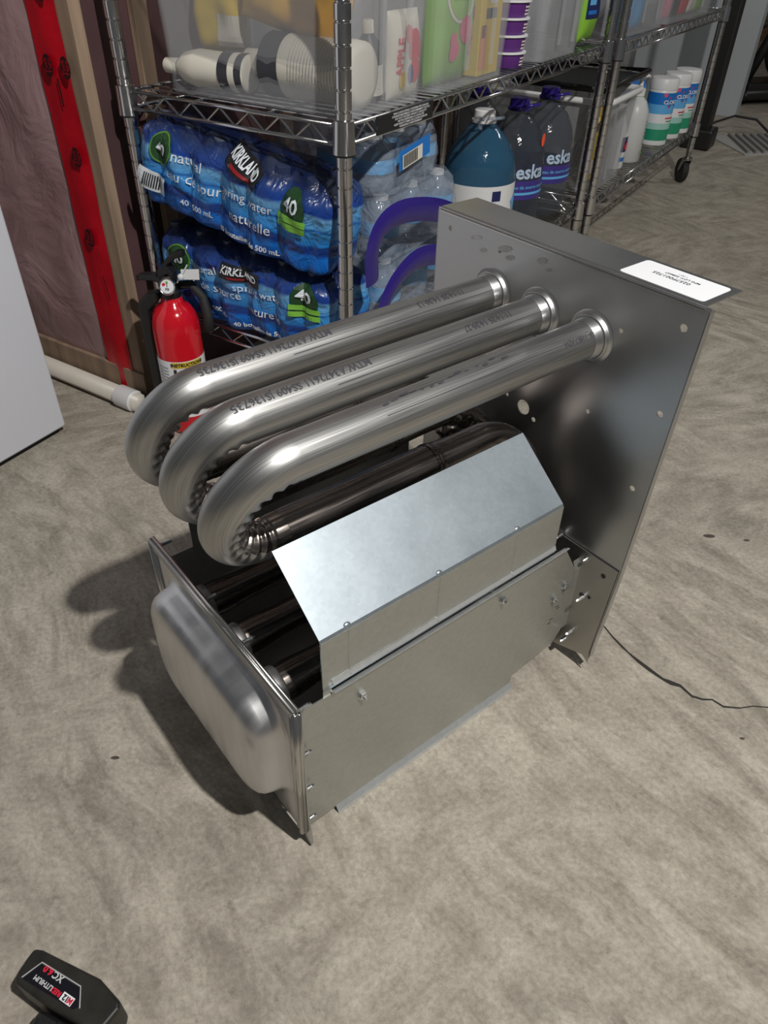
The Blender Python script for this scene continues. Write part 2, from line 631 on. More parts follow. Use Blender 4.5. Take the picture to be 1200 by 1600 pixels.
def decal(name, shape, surf, m, parent, rot=0.0, at=(0, 0)):
    """lay a flat 2d shape on a surface given as function (s, t) -> point"""
    v, f = shape
    c, s_ = math.cos(rot), math.sin(rot)
    pts = [surf(at[0] + x * c - y * s_, at[1] + x * s_ + y * c) for x, y in v]
    me = bpy.data.meshes.new(name)
    me.from_pydata([tuple(p) for p in pts], [], f)
    me.materials.append(m)
    o = bpy.data.objects.new(name, me)
    COL.objects.link(o)
    o.parent = parent
    return o


def flat(origin, ex, ey, nrm=(0, 0, 0)):
    origin, ex, ey = Vector(origin), Vector(ex), Vector(ey)
    return lambda s, t: origin + ex * s + ey * t


# ================================================================== SETTING
mb = MB()
mb.add([(-6, -4, 0), (9, -4, 0), (9, 12, 0), (-6, 12, 0), (-6, -4, -0.05), (9, -4, -0.05), (9, 12, -0.05), (-6, 12, -0.05)],
       [(0, 1, 2, 3), (7, 6, 5, 4), (0, 4, 5, 1), (1, 5, 6, 2), (2, 6, 7, 3), (3, 7, 4, 0)])
floor = struct(mb.build('floor', M_CONC), 'smooth trowelled concrete basement floor')

# hairline crack running to the right of the furnace part
crack = [(0.335, 0.835), (0.345, 0.812), (0.354, 0.799), (0.362, 0.780), (0.372, 0.760), (0.379, 0.748), (0.390, 0.733),
         (0.402, 0.717), (0.418, 0.700), (0.429, 0.692), (0.441, 0.688), (0.452, 0.670), (0.466, 0.664), (0.480, 0.663),
         (0.492, 0.653), (0.515, 0.651), (0.535, 0.654), (0.556, 0.652), (0.60, 0.640), (0.66, 0.645)]
cw = [0.0008, 0.0008, 0.001, 0.0012, 0.0016, 0.001, 0.0022, 0.0024, 0.0016, 0.0028, 0.0018, 0.0014, 0.0012, 0.001, 0.0012, 0.0009,
      0.0008, 0.0007, 0.0006, 0.0005]
vsx, fsx = [], []
for i, (x, y) in enumerate(crack):
    j = random.uniform(-0.0012, 0.0012)
    vsx += [(x - cw[i] * 0.7, y - cw[i] * 1.3 + j, 0.0004), (x + cw[i] * 0.7, y + cw[i] * 1.3 + j, 0.0004)]
    if i:
        k = 2 * i
        fsx.append((k - 2, k, k + 1, k - 1))
MB().add(vsx, fsx).build('crack', mat('crack_dark', (0.03, 0.027, 0.024), 0.9), floor)
for (x, y, rr) in ((0.595, 1.029, 0.011), (0.66, 1.02, 0.006), (-0.345, 0.545, 0.006), (0.50, 0.60, 0.004)):
    v, f = ell2d(rr, rr * 0.45, 10, 1)
    MB().add([(x + a + random.uniform(-.001, .001), y + b, 0.0005) for a, b in v], f).build('floor_stain', mat('dark_stain', (0.07, 0.06, 0.05), 0.8), floor)

# wall with pink insulation behind plastic, seen left; its outside corner stands behind the shelving's back post
KB = 0.51
wl = MB()
NX, NZ = 44, 40
Lw, Hw = 1.6, 2.3
vv, ff = [], []
for j in range(NZ + 1):
    for i in range(NX + 1):
        b = KB + 0.06 + (Lw - 0.06) * i / NX
        z = 0.05 + (Hw - 0.05) * j / NZ
        edge = min(1, min((b - KB - 0.06) / 0.1, (z - 0.05) / 0.15) + 0.05)
        bulge = 0.022 * edge * (0.6 + 0.8 * noise.noise(Vector((b * 5, z * 3.3, 1.7))) + 0.35 * noise.noise(Vector((b * 13 + z * 5, z * 9, 4))))
        vv.append((-0.03 - 0.012 - max(0, bulge), b, z))
for j in range(NZ):
    for i in range(NX):
        k = j * (NX + 1) + i
        ff.append((k, k + 1, k + NX + 2, k + NX + 1))
wl.add(vv, ff)
wall_l = struct(wl.build('wall_left', M_POLY, None, smooth=True, loc=SO, rot=(0, 0, STH)), 'stud wall of pink insulation behind clear plastic')
MB().box(-0.03, 0.06, KB + 0.06, KB + Lw, 0.0, Hw).build('backing', M_WOODD, wall_l)
MB().box(-0.05, -0.025, KB - 0.003, KB + 0.105, 0.0, Hw).build('stud', M_WOOD, wall_l, bevel=0.002)
MB().box(-0.056, -0.031, KB + 0.42, KB + 0.47, 0.0, Hw).build('stud', M_WOOD, wall_l, bevel=0.002)
MB().box(-0.055, -0.03, KB - 0.005, KB + Lw, 0.022, 0.075).build('bottom_plate', M_WOOD, wall_l, bevel=0.002)
# red tape strip with oval marks, over the stud beside the plastic
tv, tf = [], []
for j in range(41):
    z = 0.02 + 2.2 * j / 40
    wob = 0.004 * noise.noise(Vector((z * 3, 0, 0)))
    for i in range(5):
        b = KB + 0.026 + wob + 0.078 * i / 4 + 0.004 * noise.noise(Vector((z * 9, i, 3)))
        tv.append((-0.0525 - 0.0025 * abs(noise.noise(Vector((z * 14, i * 0.9, 0)))) - (0.004 if i == 2 else 0), b, z))
for j in range(40):
    for i in range(4):
        k = j * 5 + i
        tf.append((k, k + 1, k + 6, k + 5))
tape = MB().add(tv, tf).build('red_tape', M_TAPE, wall_l, smooth=True)
M_TAPEINK = mat('tape_ink', (0.035, 0.004, 0.006), 0.5)
for z, b in ((0.765, 0.615), (0.655, 0.637), (0.655, 0.592), (0.51, 0.615), (0.36, 0.63), (0.9, 0.62)):
    sf = flat((-0.0605, KB - 0.57 + b + 0.003, z), (0, -1, 0), (0, 0, 1))
    decal('oval_mark', ell2d(0.0125, 0.0175, 20, 2), sf, M_TAPEINK, wall_l)
    sf2 = flat((-0.0608, KB - 0.57 + b + 0.003, z), (0, 0, 1), (0, 1, 0))
    decal('oval_lettering', text2d('Tuck', 0.012, 0.0), sf2, M_TAPE, wall_l, at=(0, 0.0045))
    decal('oval_lettering', text2d('Tape', 0.012, 0.0), sf2, M_TAPE, wall_l, at=(0, -0.0055))
decal('tape_print', rect2d(0.045, 0.004, 4, 1), flat((-0.0605, KB + 0.052, 0.615), (0, 0, 1), (0, 1, 0)), M_TAPEINK, wall_l)
decal('tape_print', rect2d(0.05, 0.003, 4, 1), flat((-0.0605, KB + 0.046, 0.26), (0, 0.12, 1), (0, 1, -0.1)), M_TAPEINK, wall_l)

# wall behind the shelving
wb = MB().box(-0.03, 1.33, KB, KB + 0.06, 0, 2.3)
wall_b = struct(wb.build('wall_back', M_POLYSHADE, None, loc=SO, rot=(0, 0, STH)), 'insulated stud wall behind the shelving, its shade coloured in as dark maroon')
for a in (0.0, 0.40, 0.80, 1.2):
    MB().box(a + 0.075, a + 0.108, KB - 0.016, KB, 0, 2.3).build('stud', M_WOOD, wall_b, bevel=0.002)
wr = MB().box(1.33, 3.3, KB, KB + 0.06, 0, 2.3)
struct(wr.build('wall_rear', M_GREYW, None, loc=SO, rot=(0, 0, STH)), 'dim grey panelling behind the far shelving')
we = MB().box(4.14, 4.24, 0.10, 1.7, 0, 2.4)
struct(we.build('wall_far', M_PALEW, None, loc=SO, rot=(0, 0, STH)), 'pale blue grey panel end beyond the shelving')
MB().box(-6, 9, 8.5, 8.6, 0, 2.6).build('wall_end', M_OSB)
struct(bpy.data.objects['wall_end'], 'brown board wall at the far end of the basement')

# ================================================================== FURNACE PART
fur = thing('furnace_heat_exchanger', 'steel furnace heat exchanger with three bent tubes standing on the concrete floor',
            'heat exchanger', FO, FYAW)
UP = 0.475


def plate_with_holes(name, m, outline, holes, u, th, parent):
    """flat sheet in the v-w plane with round holes"""
    cu = bpy.data.curves.new(name, 'CURVE')
    cu.dimensions = '2D'
    cu.fill_mode = 'BOTH'
    cu.extrude = th / 2

    def spl(pts):
        s = cu.splines.new('POLY')
        s.points.add(len(pts) - 1)
        for p, q in zip(s.points, pts):
            p.co = (q[0], q[1], 0, 1)
        s.use_cyclic_u = True
    spl(outline)
    for (v, w, r) in holes:
        spl([(v + r * math.cos(2 * PI * k / 20), w + r * math.sin(2 * PI * k / 20)) for k in range(20)])
    o = bpy.data.objects.new(name, cu)
    COL.objects.link(o)
    bpy.context.view_layer.update()
    me = bpy.data.meshes.new_from_object(o.evaluated_get(bpy.context.evaluated_depsgraph_get()))
    bpy.data.objects.remove(o)
    bpy.data.curves.remove(cu)
    for vtx in me.vertices:
        x, y, z = vtx.co
        vtx.co = (u + z, x, y)
    me.name = name
    me.materials.clear()
    me.materials.append(m)
    o = bpy.data.objects.new(name, me)
    COL.objects.link(o)
    o.parent = parent
    return o


# back panel: big sheet, folded flanges, holes
WT = 0.5735
tube_v = (0.0845, 0.1645, 0.2445)
TW, TR = 0.494, 0.0225
holes = [(0.165, 0.3605, 0.0105), (0.196, 0.366, 0.0028), (0.145, 0.351, 0.0035), (0.066, 0.402, 0.0030), (0.047, 0.515, 0.0030),
         (-0.024, 0.545, 0.0045), (-0.026, 0.443, 0.0040), (-0.019, 0.335, 0.0038), (0.331, 0.552, 0.0035), (0.24, 0.548, 0.0025),
         (0.345, 0.46, 0.003)]
panel = plate_with_holes('back_panel', M_PANEL, [(-0.047, WT), (-0.0365, 0.19), (-0.0275, 0.026), (0.30, 0.03), (0.357, 0.19), (0.355, WT)],
                         holes, UP + 0.0008, 0.0016, fur)
MB().strip([(UP, WT - 0.003), (UP + 0.003, WT), (UP + 0.066, WT)], 'y', -0.041, 0.352, 0.0013).build('top_flange', M_PANEL, panel, auto=40)
MB().strip([(-0.0455, UP), (-0.0475, UP + 0.002), (-0.0475, UP + 0.0085)], 'z', 0.19, WT - 0.006, 0.0012)
# right return flange follows the slightly tapering edge
q = MB()
q.add([(UP, -0.047, WT - 0.004), (UP, -0.0365, 0.19), (UP, -0.028, 0.03), (UP + 0.009, -0.028, 0.03), (UP + 0.009, -0.0365, 0.19),
       (UP + 0.009, -0.047, WT - 0.004),
       (UP, -0.0455, WT - 0.004), (UP, -0.035, 0.19), (UP, -0.0265, 0.03), (UP + 0.009, -0.0265, 0.03), (UP + 0.009, -0.035, 0.19),
       (UP + 0.009, -0.0455, WT - 0.004)],
      [(0, 1, 4, 5), (1, 2, 3, 4), (6, 11, 10, 7), (7, 10, 9, 8), (0, 5, 11, 6), (2, 8, 9, 3), (0, 6, 7, 1), (1, 7, 8, 2), (5, 4, 10, 11), (4, 3, 9, 10)])
q.build('side_flange', M_PANEL, panel)
MB().box(UP, UP + 0.05, 0.3545, 0.3557, 0.2, WT - 0.004).build('side_flange', M_PANEL, panel)
# bright scuffed edge line below the top fold
MB().box(UP - 0.0006, UP, -0.045, 0.352, WT - 0.0048, WT - 0.0032).build('fold_edge', M_RIM, panel)
M_SCUFF = mat('scuffed_steel', (0.45, 0.445, 0.44), 0.36, 1.0, noise_amt=0.2, noise_scale=60)
for v, w, a_, b_ in ((0.282, 0.553, 0.010, 0.003), (0.268, 0.541, 0.006, 0.003), (0.232, 0.553, 0.012, 0.004), (0.222, 0.545, 0.008, 0.003), (0.172, 0.556, 0.008, 0.004), (0.160, 0.549, 0.006, 0.002)):
    decal('scuff', ell2d(a_, b_, 14, 1), flat((UP - 0.0003, v, w), (0, 1, -0.25), (0, 0.1, 1)), M_SCUFF, panel)
# lower bracket sheet on the panel
low = MB()
low.prism([(-0.034, 0.208), (-0.0265, 0.042), (-0.0290, 0.022), (-0.018, 0.030), (0.03, 0.012), (0.30, 0.012), (0.30, 0.208)], 'x', UP - 0.0032, UP - 0.0012)
low.build('lower_bracket', M_PANEL2, panel)
# sticker on the top flange
st_z = WT + 0.0016
lab = MB()
lv = []
ru, rv, rc = 0.027, 0.052, 0.005
for (cu_, cv_, a0) in ((1, 1, 0), (-1, 1, 90), (-1, -1, 180), (1, -1, 270)):
    for k in range(5):
        a = math.radians(a0 + 22.5 * k)
        lv.append((UP + 0.033 + cu_ * (ru - rc) + rc * math.cos(a), 0.019 + cv_ * (rv - rc) + rc * math.sin(a)))
lab.prism(lv, 'z', WT + 0.0013, WT + 0.0016)
sticker = lab.build('part_number_sticker', M_LABEL, fur)
sticker['label'] = 'white part number sticker on the top flange'
sfz = flat((UP + 0.033, 0.019, st_z + 0.0002), (0, 1, 0), (-1, 0, 0))
decal('sticker_text', text2d('0257F00172S', 0.0085, 0.0001), sfz, M_INK, sticker, at=(0.004, -0.001))
decal('sticker_text', text2d('MFG LOT: 508607', 0.0055, 0.0001), sfz, M_INK, sticker, at=(-0.004, -0.010))
decal('sticker_text', text2d('1 OF 1', 0.004), sfz, M_INK, sticker, at=(0.0, -0.0165))


# three serpentine tubes
UB, W2, DV = 0.0645, 0.368, 0.0515
W3, UB2 = 0.205, 0.360


def swept(path, radii, wr, n=40):
    """sweep rings along path; wr[i]=(amount, towards-centre direction) gives crush wrinkles on the inside of bends"""
    vs, fs, uv = [], [], []
    m = len(path)
    run = 0.0
    for i, p in enumerate(path):
        t = (path[min(i + 1, m - 1)] - path[max(i - 1, 0)]).normalized()
        run += (p - path[i - 1]).length if i else 0
        side = Vector((0, 1, 0))
        N = t.cross(side).normalized()
        B = t.cross(N).normalized()
        for k in range(n):
            a = 2 * PI * k / n
            d = math.cos(a) * N + math.sin(a) * B
            r = radii[i]
            if wr[i]:
                c = d.dot(wr[i][1])
                if c > -0.15:
                    r -= wr[i][0] * min(1, (c + 0.15) / 0.6)
            vs.append(p + r * d)
            uv.append((run, abs(k / n - 0.5) * 0.28))
    for i in range(m - 1):
        for k in range(n):
            fs.append((i * n + k, i * n + (k + 1) % n, (i + 1) * n + (k + 1) % n, (i + 1) * n + k))
    return (vs, fs), uv


def make_tube(v0):
    path, rad, wr = [], [], []

    def put(u, v, w, r=TR, x=None):
        path.append(Vector((u, v, w)))
        rad.append(r)
        wr.append(x)
    for k in range(13):
        put(UP - (UP - UB) * k / 12, v0, TW)
    Rb = (TW - W2) / 2
    nb, ridges = 130, 13
    cw_ = Vector((UB, v0 + DV / 2, (TW + W2) / 2))
    for k in range(1, nb):
        a = PI * k / nb
        t = (1 - math.cos(a)) / 2
        p = Vector((UB - Rb * math.sin(a), v0 + DV * t, (TW + W2) / 2 + Rb * math.cos(a)))
        env = min(1, 4 * k / nb, 4 * (nb - k) / nb)
        put(p.x, p.y, p.z, TR, (env * (0.0035 + 0.0034 * math.cos(2 * PI * ridges * k / nb)), (cw_ - p).normalized()))
    first_low = len(path)
    for k in range(9):
        put(UB + (0.285 - UB) * k / 8, v0 + DV, W2)
    main = swept(path, rad, wr)
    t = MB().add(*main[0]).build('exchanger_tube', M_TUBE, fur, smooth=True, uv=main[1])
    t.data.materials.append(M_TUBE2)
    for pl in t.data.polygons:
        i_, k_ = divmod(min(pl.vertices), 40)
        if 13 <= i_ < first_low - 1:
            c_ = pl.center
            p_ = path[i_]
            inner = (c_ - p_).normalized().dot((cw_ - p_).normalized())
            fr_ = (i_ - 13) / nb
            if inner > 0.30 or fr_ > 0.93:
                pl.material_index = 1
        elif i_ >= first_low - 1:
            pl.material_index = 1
    # darker return tube, necked, bent at the rear, coming forward into the front plate
    path, rad, wr = [], [], []
    for u, r in ((0.278, 0.0238), (0.283, 0.0238), (0.2835, 0.0226), (0.292, 0.0222), (0.305, 0.0206), (0.325, 0.0200), (0.345, 0.0198)):
        put(u, v0 + DV, W2, r)
    Rb2 = (W2 - W3) / 2
    cw_ = Vector((UB2, v0 + DV / 2, (W3 + W2) / 2))
    for k in range(0, nb + 1):
        a = PI * k / nb
        tt = (1 - math.cos(a)) / 2
        p = Vector((UB2 + Rb2 * math.sin(a), v0 + DV * (1 - tt), (W3 + W2) / 2 + Rb2 * math.cos(a)))
        env = max(0, min(1, 4 * k / nb, 4 * (nb - k) / nb))
        put(p.x, p.y, p.z, 0.0197, (env * (0.003 + 0.003 * math.cos(2 * PI * 11 * k / nb)), (cw_ - p).normalized()))
    for k in range(1, 11):
        u = UB2 + (0.008 - UB2) * k / 10
        put(u, v0, W3, 0.0197 if k < 9 else 0.0225)
    sw = swept(path, rad, wr)
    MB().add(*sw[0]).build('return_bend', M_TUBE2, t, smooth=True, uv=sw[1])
    # the lower straight run before the joint is heat darkened
    path, rad, wr = [], [], []
    for k in range(9):
        put(UB + 0.012 + (0.2855 - UB - 0.012) * k / 8, v0 + DV, W2, TR + 0.0004)
    sw = swept(path, rad, wr)
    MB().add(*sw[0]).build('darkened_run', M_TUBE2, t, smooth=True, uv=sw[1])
    # bright weld collar and drawn panel lip
    MB().lathe([(0.0226, 0), (0.0240, -0.001), (0.0250, -0.004), (0.0266, -0.006), (0.0262, -0.009), (0.0285, -0.0105), (0.034, -0.0118)][::-1], 40,
               (UP - 0.0118, v0, TW), 'x', False)
    col = MB().lathe([(TR + 0.0002, UP - 0.019), (0.0236, UP - 0.0165), (0.0246, UP - 0.009), (0.0250, UP - 0.0072)], 40, (0, v0, TW), 'x', False)
    col.build('weld_collar', M_WELD, t, smooth=True)
    lip = MB().lathe([(0.0250, UP - 0.0066), (0.0262, UP - 0.0074), (0.0272, UP - 0.0066), (0.0278, UP - 0.0035), (0.0290, UP - 0.0014),
                      (0.0318, UP - 0.0002)], 40, (0, v0, TW), 'x', False)
    lip.build('drawn_lip', M_PANEL, t, smooth=True)
    # bright ferrule where it meets the front plate
    MB().lathe([(0.0226, 0.007), (0.0242, 0.010), (0.0242, 0.026), (0.0225, 0.028), (0.0198, 0.0285)], 32, (0, v0, W3), 'x', False).build(
        'ferrule', M_DOME, t, smooth=True)
    return t


tubes = [make_tube(v) for v in tube_v]
for t, l in zip(tubes, ('nearest bent steel tube', 'middle bent steel tube with printed code', 'farthest bent steel tube with printed code')):
    t['label'] = l


def on_tube(v0, ang0):
    """surface of the upper run: s runs towards the front (-u), t runs down the near side"""
    def fn(s, t):
        u = s
        # bend surface for u in front of the bend start
        R_ = TR + 0.0006
        ang = ang0 + t / TR
        if u >= UB:
            return Vector((u, v0 - R_ * math.sin(ang), TW + R_ * math.cos(ang)))
        Rb = (TW - W2) / 2
        a = (UB - u) / (Rb + 0.012)
        tt = (1 - math.cos(a)) / 2
        c = Vector((UB - Rb * math.sin(a), v0 + DV * tt, (TW + W2) / 2 + Rb * math.cos(a)))
        N = Vector((-math.sin(a), 0, math.cos(a)))
        return c + R_ * (math.cos(ang) * N + math.sin(ang) * Vector((0, -1, 0)))
    return fn


for i, (v0, t) in enumerate(zip(tube_v, tubes)):
    sf = on_tube(v0, 0.36)
    rev = lambda s, tt, sf=sf: sf(-s, tt)       # reading runs towards the front, letters' tops point down the near side
    if i:
        u_c = 0.135 if i == 2 else 0.128
        decal('printed_code', text2d('MTW A3472611 SS409 JS136735', 0.0128, 0.0001, xs=0.92), rev, M_INKT, t, at=(-u_c, 0.0))
        decal('printed_code', text2d('11:14:25 14:30:13' if i == 2 else '11:14:25 14:29:27', 0.0115, 0.0001, xs=0.9), rev, M_INKT, t,
              at=(-0.375 if i == 2 else -0.375, 0.002))
    else:
        decal('printed_code', text2d('JSF_11857:ADA', 0.010, 0.0, xs=0.8), rev, M_INKT, t, at=(-0.432, 0.010))
        for k in range(14):
            u = 0.165 + 0.012 * k + random.uniform(-0.003, 0.003)
            decal('scuff_mark', ell2d(random.uniform(0.002, 0.006), random.uniform(0.0006, 0.0018), 8, 1), sf, M_INKT, t, at=(u, -0.004 + random.uniform(-0.003, 0.003)))
    # long straight seam of the tube
    decal('seam_line', rect2d(0.30, 0.0007, 20, 1), sf, M_INKT, t, at=(0.31, 0.013 if i else 0.0095))

# galvanized shroud on the near side
shr = MB()
VS = 0.0235
shr.strip([(VS - 0.002, 0.2425), (VS, 0.2500), (VS, 0.316), (VS + 0.0012, 0.3185), (0.1025, 0.3800)], 'x', 0.0445, 0.4025, 0.0011)
shroud = shr.build('heat_shield', M_GALV, fur)
shroud['label'] = 'pale galvanized heat shield with sloping top'
low_lip = MB().prism([(0.0445, 0.316), (0.4025, 0.316), (0.4025, 0.2480), (0.0555, 0.2480), (0.0555, 0.2330), (0.0445, 0.2330)], 'y', VS - 0.0019, VS - 0.0013)
low_lip.build('heat_shield_face', M_GALV2, shroud)
MB().strip([(VS - 0.0046, 0.2475), (VS - 0.0034, 0.2490), (VS - 0.0022, 0.2530)], 'x', 0.0560, 0.4020, 0.0008).build('lower_flare', M_GALVLIT, shroud)
for u in (0.0785, 0.2015, 0.323):
    # pressed dimples across the fold and at the foot of the face
    for (dv_, dw_, ru_, rr_) in ((0.0024, 0.3185, 0.0052, 0.0034), (-0.0026, 0.2480, 0.0046, 0.0022)):
        vv, ff = [], []
        for jj in range(7):
            for kk in range(12):
                th_, ph_ = PI * jj / 6, 2 * PI * kk / 12
                vv.append((u + ru_ * math.sin(th_) * math.cos(ph_), VS + dv_ + rr_ * math.sin(th_) * math.sin(ph_), dw_ + rr_ * math.cos(th_)))
        for jj in range(6):
            for kk in range(12):
                ff.append((jj * 12 + kk, jj * 12 + (kk + 1) % 12, jj * 12 + 12 + (kk + 1) % 12, jj * 12 + 12 + kk))
        MB().add(vv, ff).build('gusset_dimple', M_GALV, shroud, smooth=True)
    MB().add([(u - 0.0012, VS - 0.0020, 0.250), (u, VS - 0.0026, 0.250), (u + 0.0012, VS - 0.0020, 0.250),
              (u - 0.0008, VS - 0.0020, 0.313), (u, VS - 0.0024, 0.313), (u + 0.0008, VS - 0.0020, 0.313)],
             [(0, 1, 4, 3), (1, 2, 5, 4)]).build('crease', M_GALV2, shroud)

# lower side panel, near side
VP = 0.0205
side = MB().prism([(0.0145, 0.009), (0.0145, 0.2345), (0.0545, 0.2325), (0.0545, 0.2365), (0.4255, 0.2365), (0.4600, 0.180), (0.4607, 0.058),
                   (0.4460, 0.037), (0.3640, 0.0262), (0.3620, 0.011), (0.054, 0.0105), (0.054, 0.009)], 'y', VP, VP + 0.0014)
side_p = side.build('side_panel', M_GALV2, fur)
side_p['label'] = 'flat galvanized lower side panel'
MB().strip([(VP - 0.0065, 0.2405), (VP - 0.004, 0.2400), (VP, 0.2345)], 'x', 0.0545, 0.4250, 0.0010).build('top_lip', M_GALVLIT, side_p)
MB().strip([(VP + 0.0005, 0.0120), (VP - 0.0050, 0.0040), (VP - 0.0062, 0.0008)], 'x', 0.0545, 0.3640, 0.0011).build('bottom_flange', M_GALVLIT, side_p)
# rear return of the side panel that screws to the back panel
MB().prism([(VP, 0.178), (VP, 0.060), (VP + 0.006, 0.050), (VP + 0.006, 0.190)], 'x', 0.4605, 0.4735).build('rear_return', M_GALV2, side_p)


def hexbolt(u, w, par, r=0.0052):
    o = MB()
    o.lathe([(r * 1.25, 0.0), (r * 1.25, -0.0008), (r, -0.0009), (r * 0.98, -0.0038), (r * 0.6, -0.0046), (r * 0.42, -0.0046), (r * 0.35, -0.008)], 6, (u, VP, w), 'y')
    return o.build('hex_screw', M_SCREW, par)


for u, w in ((0.0944, 0.1995), (0.3135, 0.2125), (0.424, 0.1455), (0.4425, 0.1600)):
    hexbolt(u, w, side_p)
for u, w in ((0.437, 0.122), (0.4405, 0.1165), (0.4300, 0.100), (0.4275, 0.0935), (0.4265, 0.137), (0.447, 0.148)):
    MB().box(u - 0.0035, u + 0.0035, VP - 0.0003, VP, w - 0.0006, w + 0.0006).build('slot', M_INK, side_p)

# far side panel and shield
VF = 0.312
fs = MB().prism([(0.0145, 0.009), (0.0145, 0.238), (0.4255, 0.238), (0.4600, 0.180), (0.4607, 0.058), (0.4460, 0.02)], 'y', VF, VF + 0.0014)
fs.build('side_panel', M_GALV2, fur)
MB().prism([(0.0445, 0.230), (0.0445, 0.315), (0.4025, 0.315), (0.4025, 0.230)], 'y', VF - 0.002, VF - 0.0008).build('heat_shield', M_GALV2, fur)
MB().prism([(0.02, 0.012), (0.455, 0.02), (0.455, 0.024), (0.02, 0.016)], 'y', 0.03, VF - 0.003).build('bottom_pan', M_PANEL2, fur)

# front tube sheet reaching the floor, collector box flange with hemmed rim, drawn dome
MB().prism([(0.002, 0.0), (-0.0015, 0.012), (0.0030, 0.060), (0.0010, 0.262), (0.330, 0.262), (0.330, 0.0), (0.30, 0.0), (0.28, 0.02), (0.05, 0.02)], 'x', 0.0040, 0.0062).build(
    'tube_sheet', M_PANEL, fur)
fr = MB()
fr.prism([(0.010, 0.026), (0.004, 0.262), (0.328, 0.262), (0.322, 0.026)], 'x', 0.0, 0.0032)
flange_front = fr.build('collector_flange', M_DOME, fur)
for seg_ in (((0.0045, 0.262), (0.328, 0.262)), ((0.0100, 0.028), (0.0040, 0.262)), ((0.322, 0.028), (0.328, 0.262))):
    (v0, w0), (v1, w1) = seg_
    MB().tube([(-0.001, v0, w0), (-0.001, v1, w1)], 0.0036, 10).build('hemmed_rim', M_RIM, flange_front, smooth=True)
    dv, dw = (0.0, -0.009) if w0 == w1 else ((0.008, 0) if v0 < 0.1 else (-0.008, 0))
    MB().tube([(-0.0006, v0 + dv, w0 + dw), (-0.0006, v1 + dv, w1 + dw)], 0.0024, 8).build('pressed_bead', M_RIM, flange_front, smooth=True)
    dv, dw = (0.0, 0.0035) if w0 == w1 else ((-0.0035, 0) if v0 < 0.1 else (0.0035, 0))
    MB().tube([(0.003, v0 + dv * 0.6, w0 + dw * 0.6), (0.003, v1 + dv * 0.6, w1 + dw * 0.6)], 0.0024, 8).build('hemmed_rim', M_RIM, flange_front, smooth=True)


def rrect(cv, cw, hv, hw, r, n=10):
    r = min(r, hv - 1e-4, hw - 1e-4)
    out = []
    for sv, sw, a0 in ((1, 1, 0), (-1, 1, 90), (-1, -1, 180), (1, -1, 270)):
        for k in range(n):
            a = math.radians(a0 + 90 * k / (n - 1))
            out.append((cv + sv * (hv - r) + r * math.cos(a), cw + sw * (hw - r) + r * math.sin(a)))
    return out


dome = MB()
prof = [(-0.006, 0.0), (-0.003, 0.0012), (0.0, 0.0045), (0.002, 0.010), (0.0035, 0.018), (0.006, 0.026), (0.010, 0.0315), (0.016, 0.0355),
        (0.023, 0.0378), (0.032, 0.0388), (0.055, 0.0392)]
cv, cw_, hv, hw = 0.1625, 0.1530, 0.1345, 0.0850
rings = []
for ins, dep in prof:
    rings.append([(-dep, v, w) for v, w in rrect(cv, cw_, hv - ins, hw - ins, max(0.012, 0.050 - ins * 0.7))])
n = len(rings[0])
vv = [p for rg in rings for p in rg]
ff = [(i * n + k, i * n + (k + 1) % n, (i + 1) * n + (k + 1) % n, (i + 1) * n + k) for i in range(len(rings) - 1) for k in range(n)]
ff.append(tuple(range((len(rings) - 1) * n, len(rings) * n)))
dome.add(vv, ff).build('collector_dome', M_DOME, fur, smooth=True)['label'] = 'rounded drawn steel collector box on the front'


def screw_u(name, u, v, w, length, par, r=0.0022, head=False):
    o = MB()
    prof_ = [(r * 0.55, -length), (r, -length + 0.003)]
    k = int(length / 0.0016)
    for i in range(k):
        z = -length + 0.003 + (length - 0.003) * i / k
        prof_ += [(r, z), (r * 0.78, z + 0.0008)]
    prof_.append((r, 0))
    o.lathe(prof_, 8, (u, v, w), 'x')
    return o.build(name, M_SCREW, par)


# screw tips showing behind the front flange (pointing back) and in front of the back panel (pointing forward)
def screw_fwd(v, w, par):
    o = screw_u('screw_tip', 0.0, 0, 0, 0.016, par, 0.0029)
    o.location = (0.0062, v, w)
    o.rotation_euler = (0, 0, PI)
    return o


for v, w in ((0.0150, 0.167), (0.0150, 0.099), (0.0150, 0.035), (0.010, 0.255), (0.118, 0.257), (0.20, 0.257), (0.318, 0.257)):
    screw_fwd(v, w, flange_front)
for v, w, l in ((0.0045, 0.1330, 0.016), (0.0090, 0.0580, 0.013), (0.0155, 0.037, 0.012), (0.060, 0.209, 0.015), (0.015, 0.196, 0.007)):
    s_ = screw_u('screw_tip', UP - 0.0032, v, w, l, panel, 0.0026)
for v, w, r in ((-0.016, 0.188, 0.0036), (-0.004, 0.138, 0.0028), (0.0075, 0.133, 0.0042)):
    MB().lathe([(r, 0), (r, -0.0004)], 12, (UP - 0.0034, v, w), 'x').build('open_hole', M_INK, panel)

# ================================================================== WIRE SHELVING
ZT, ZL = 0.621, 0.222


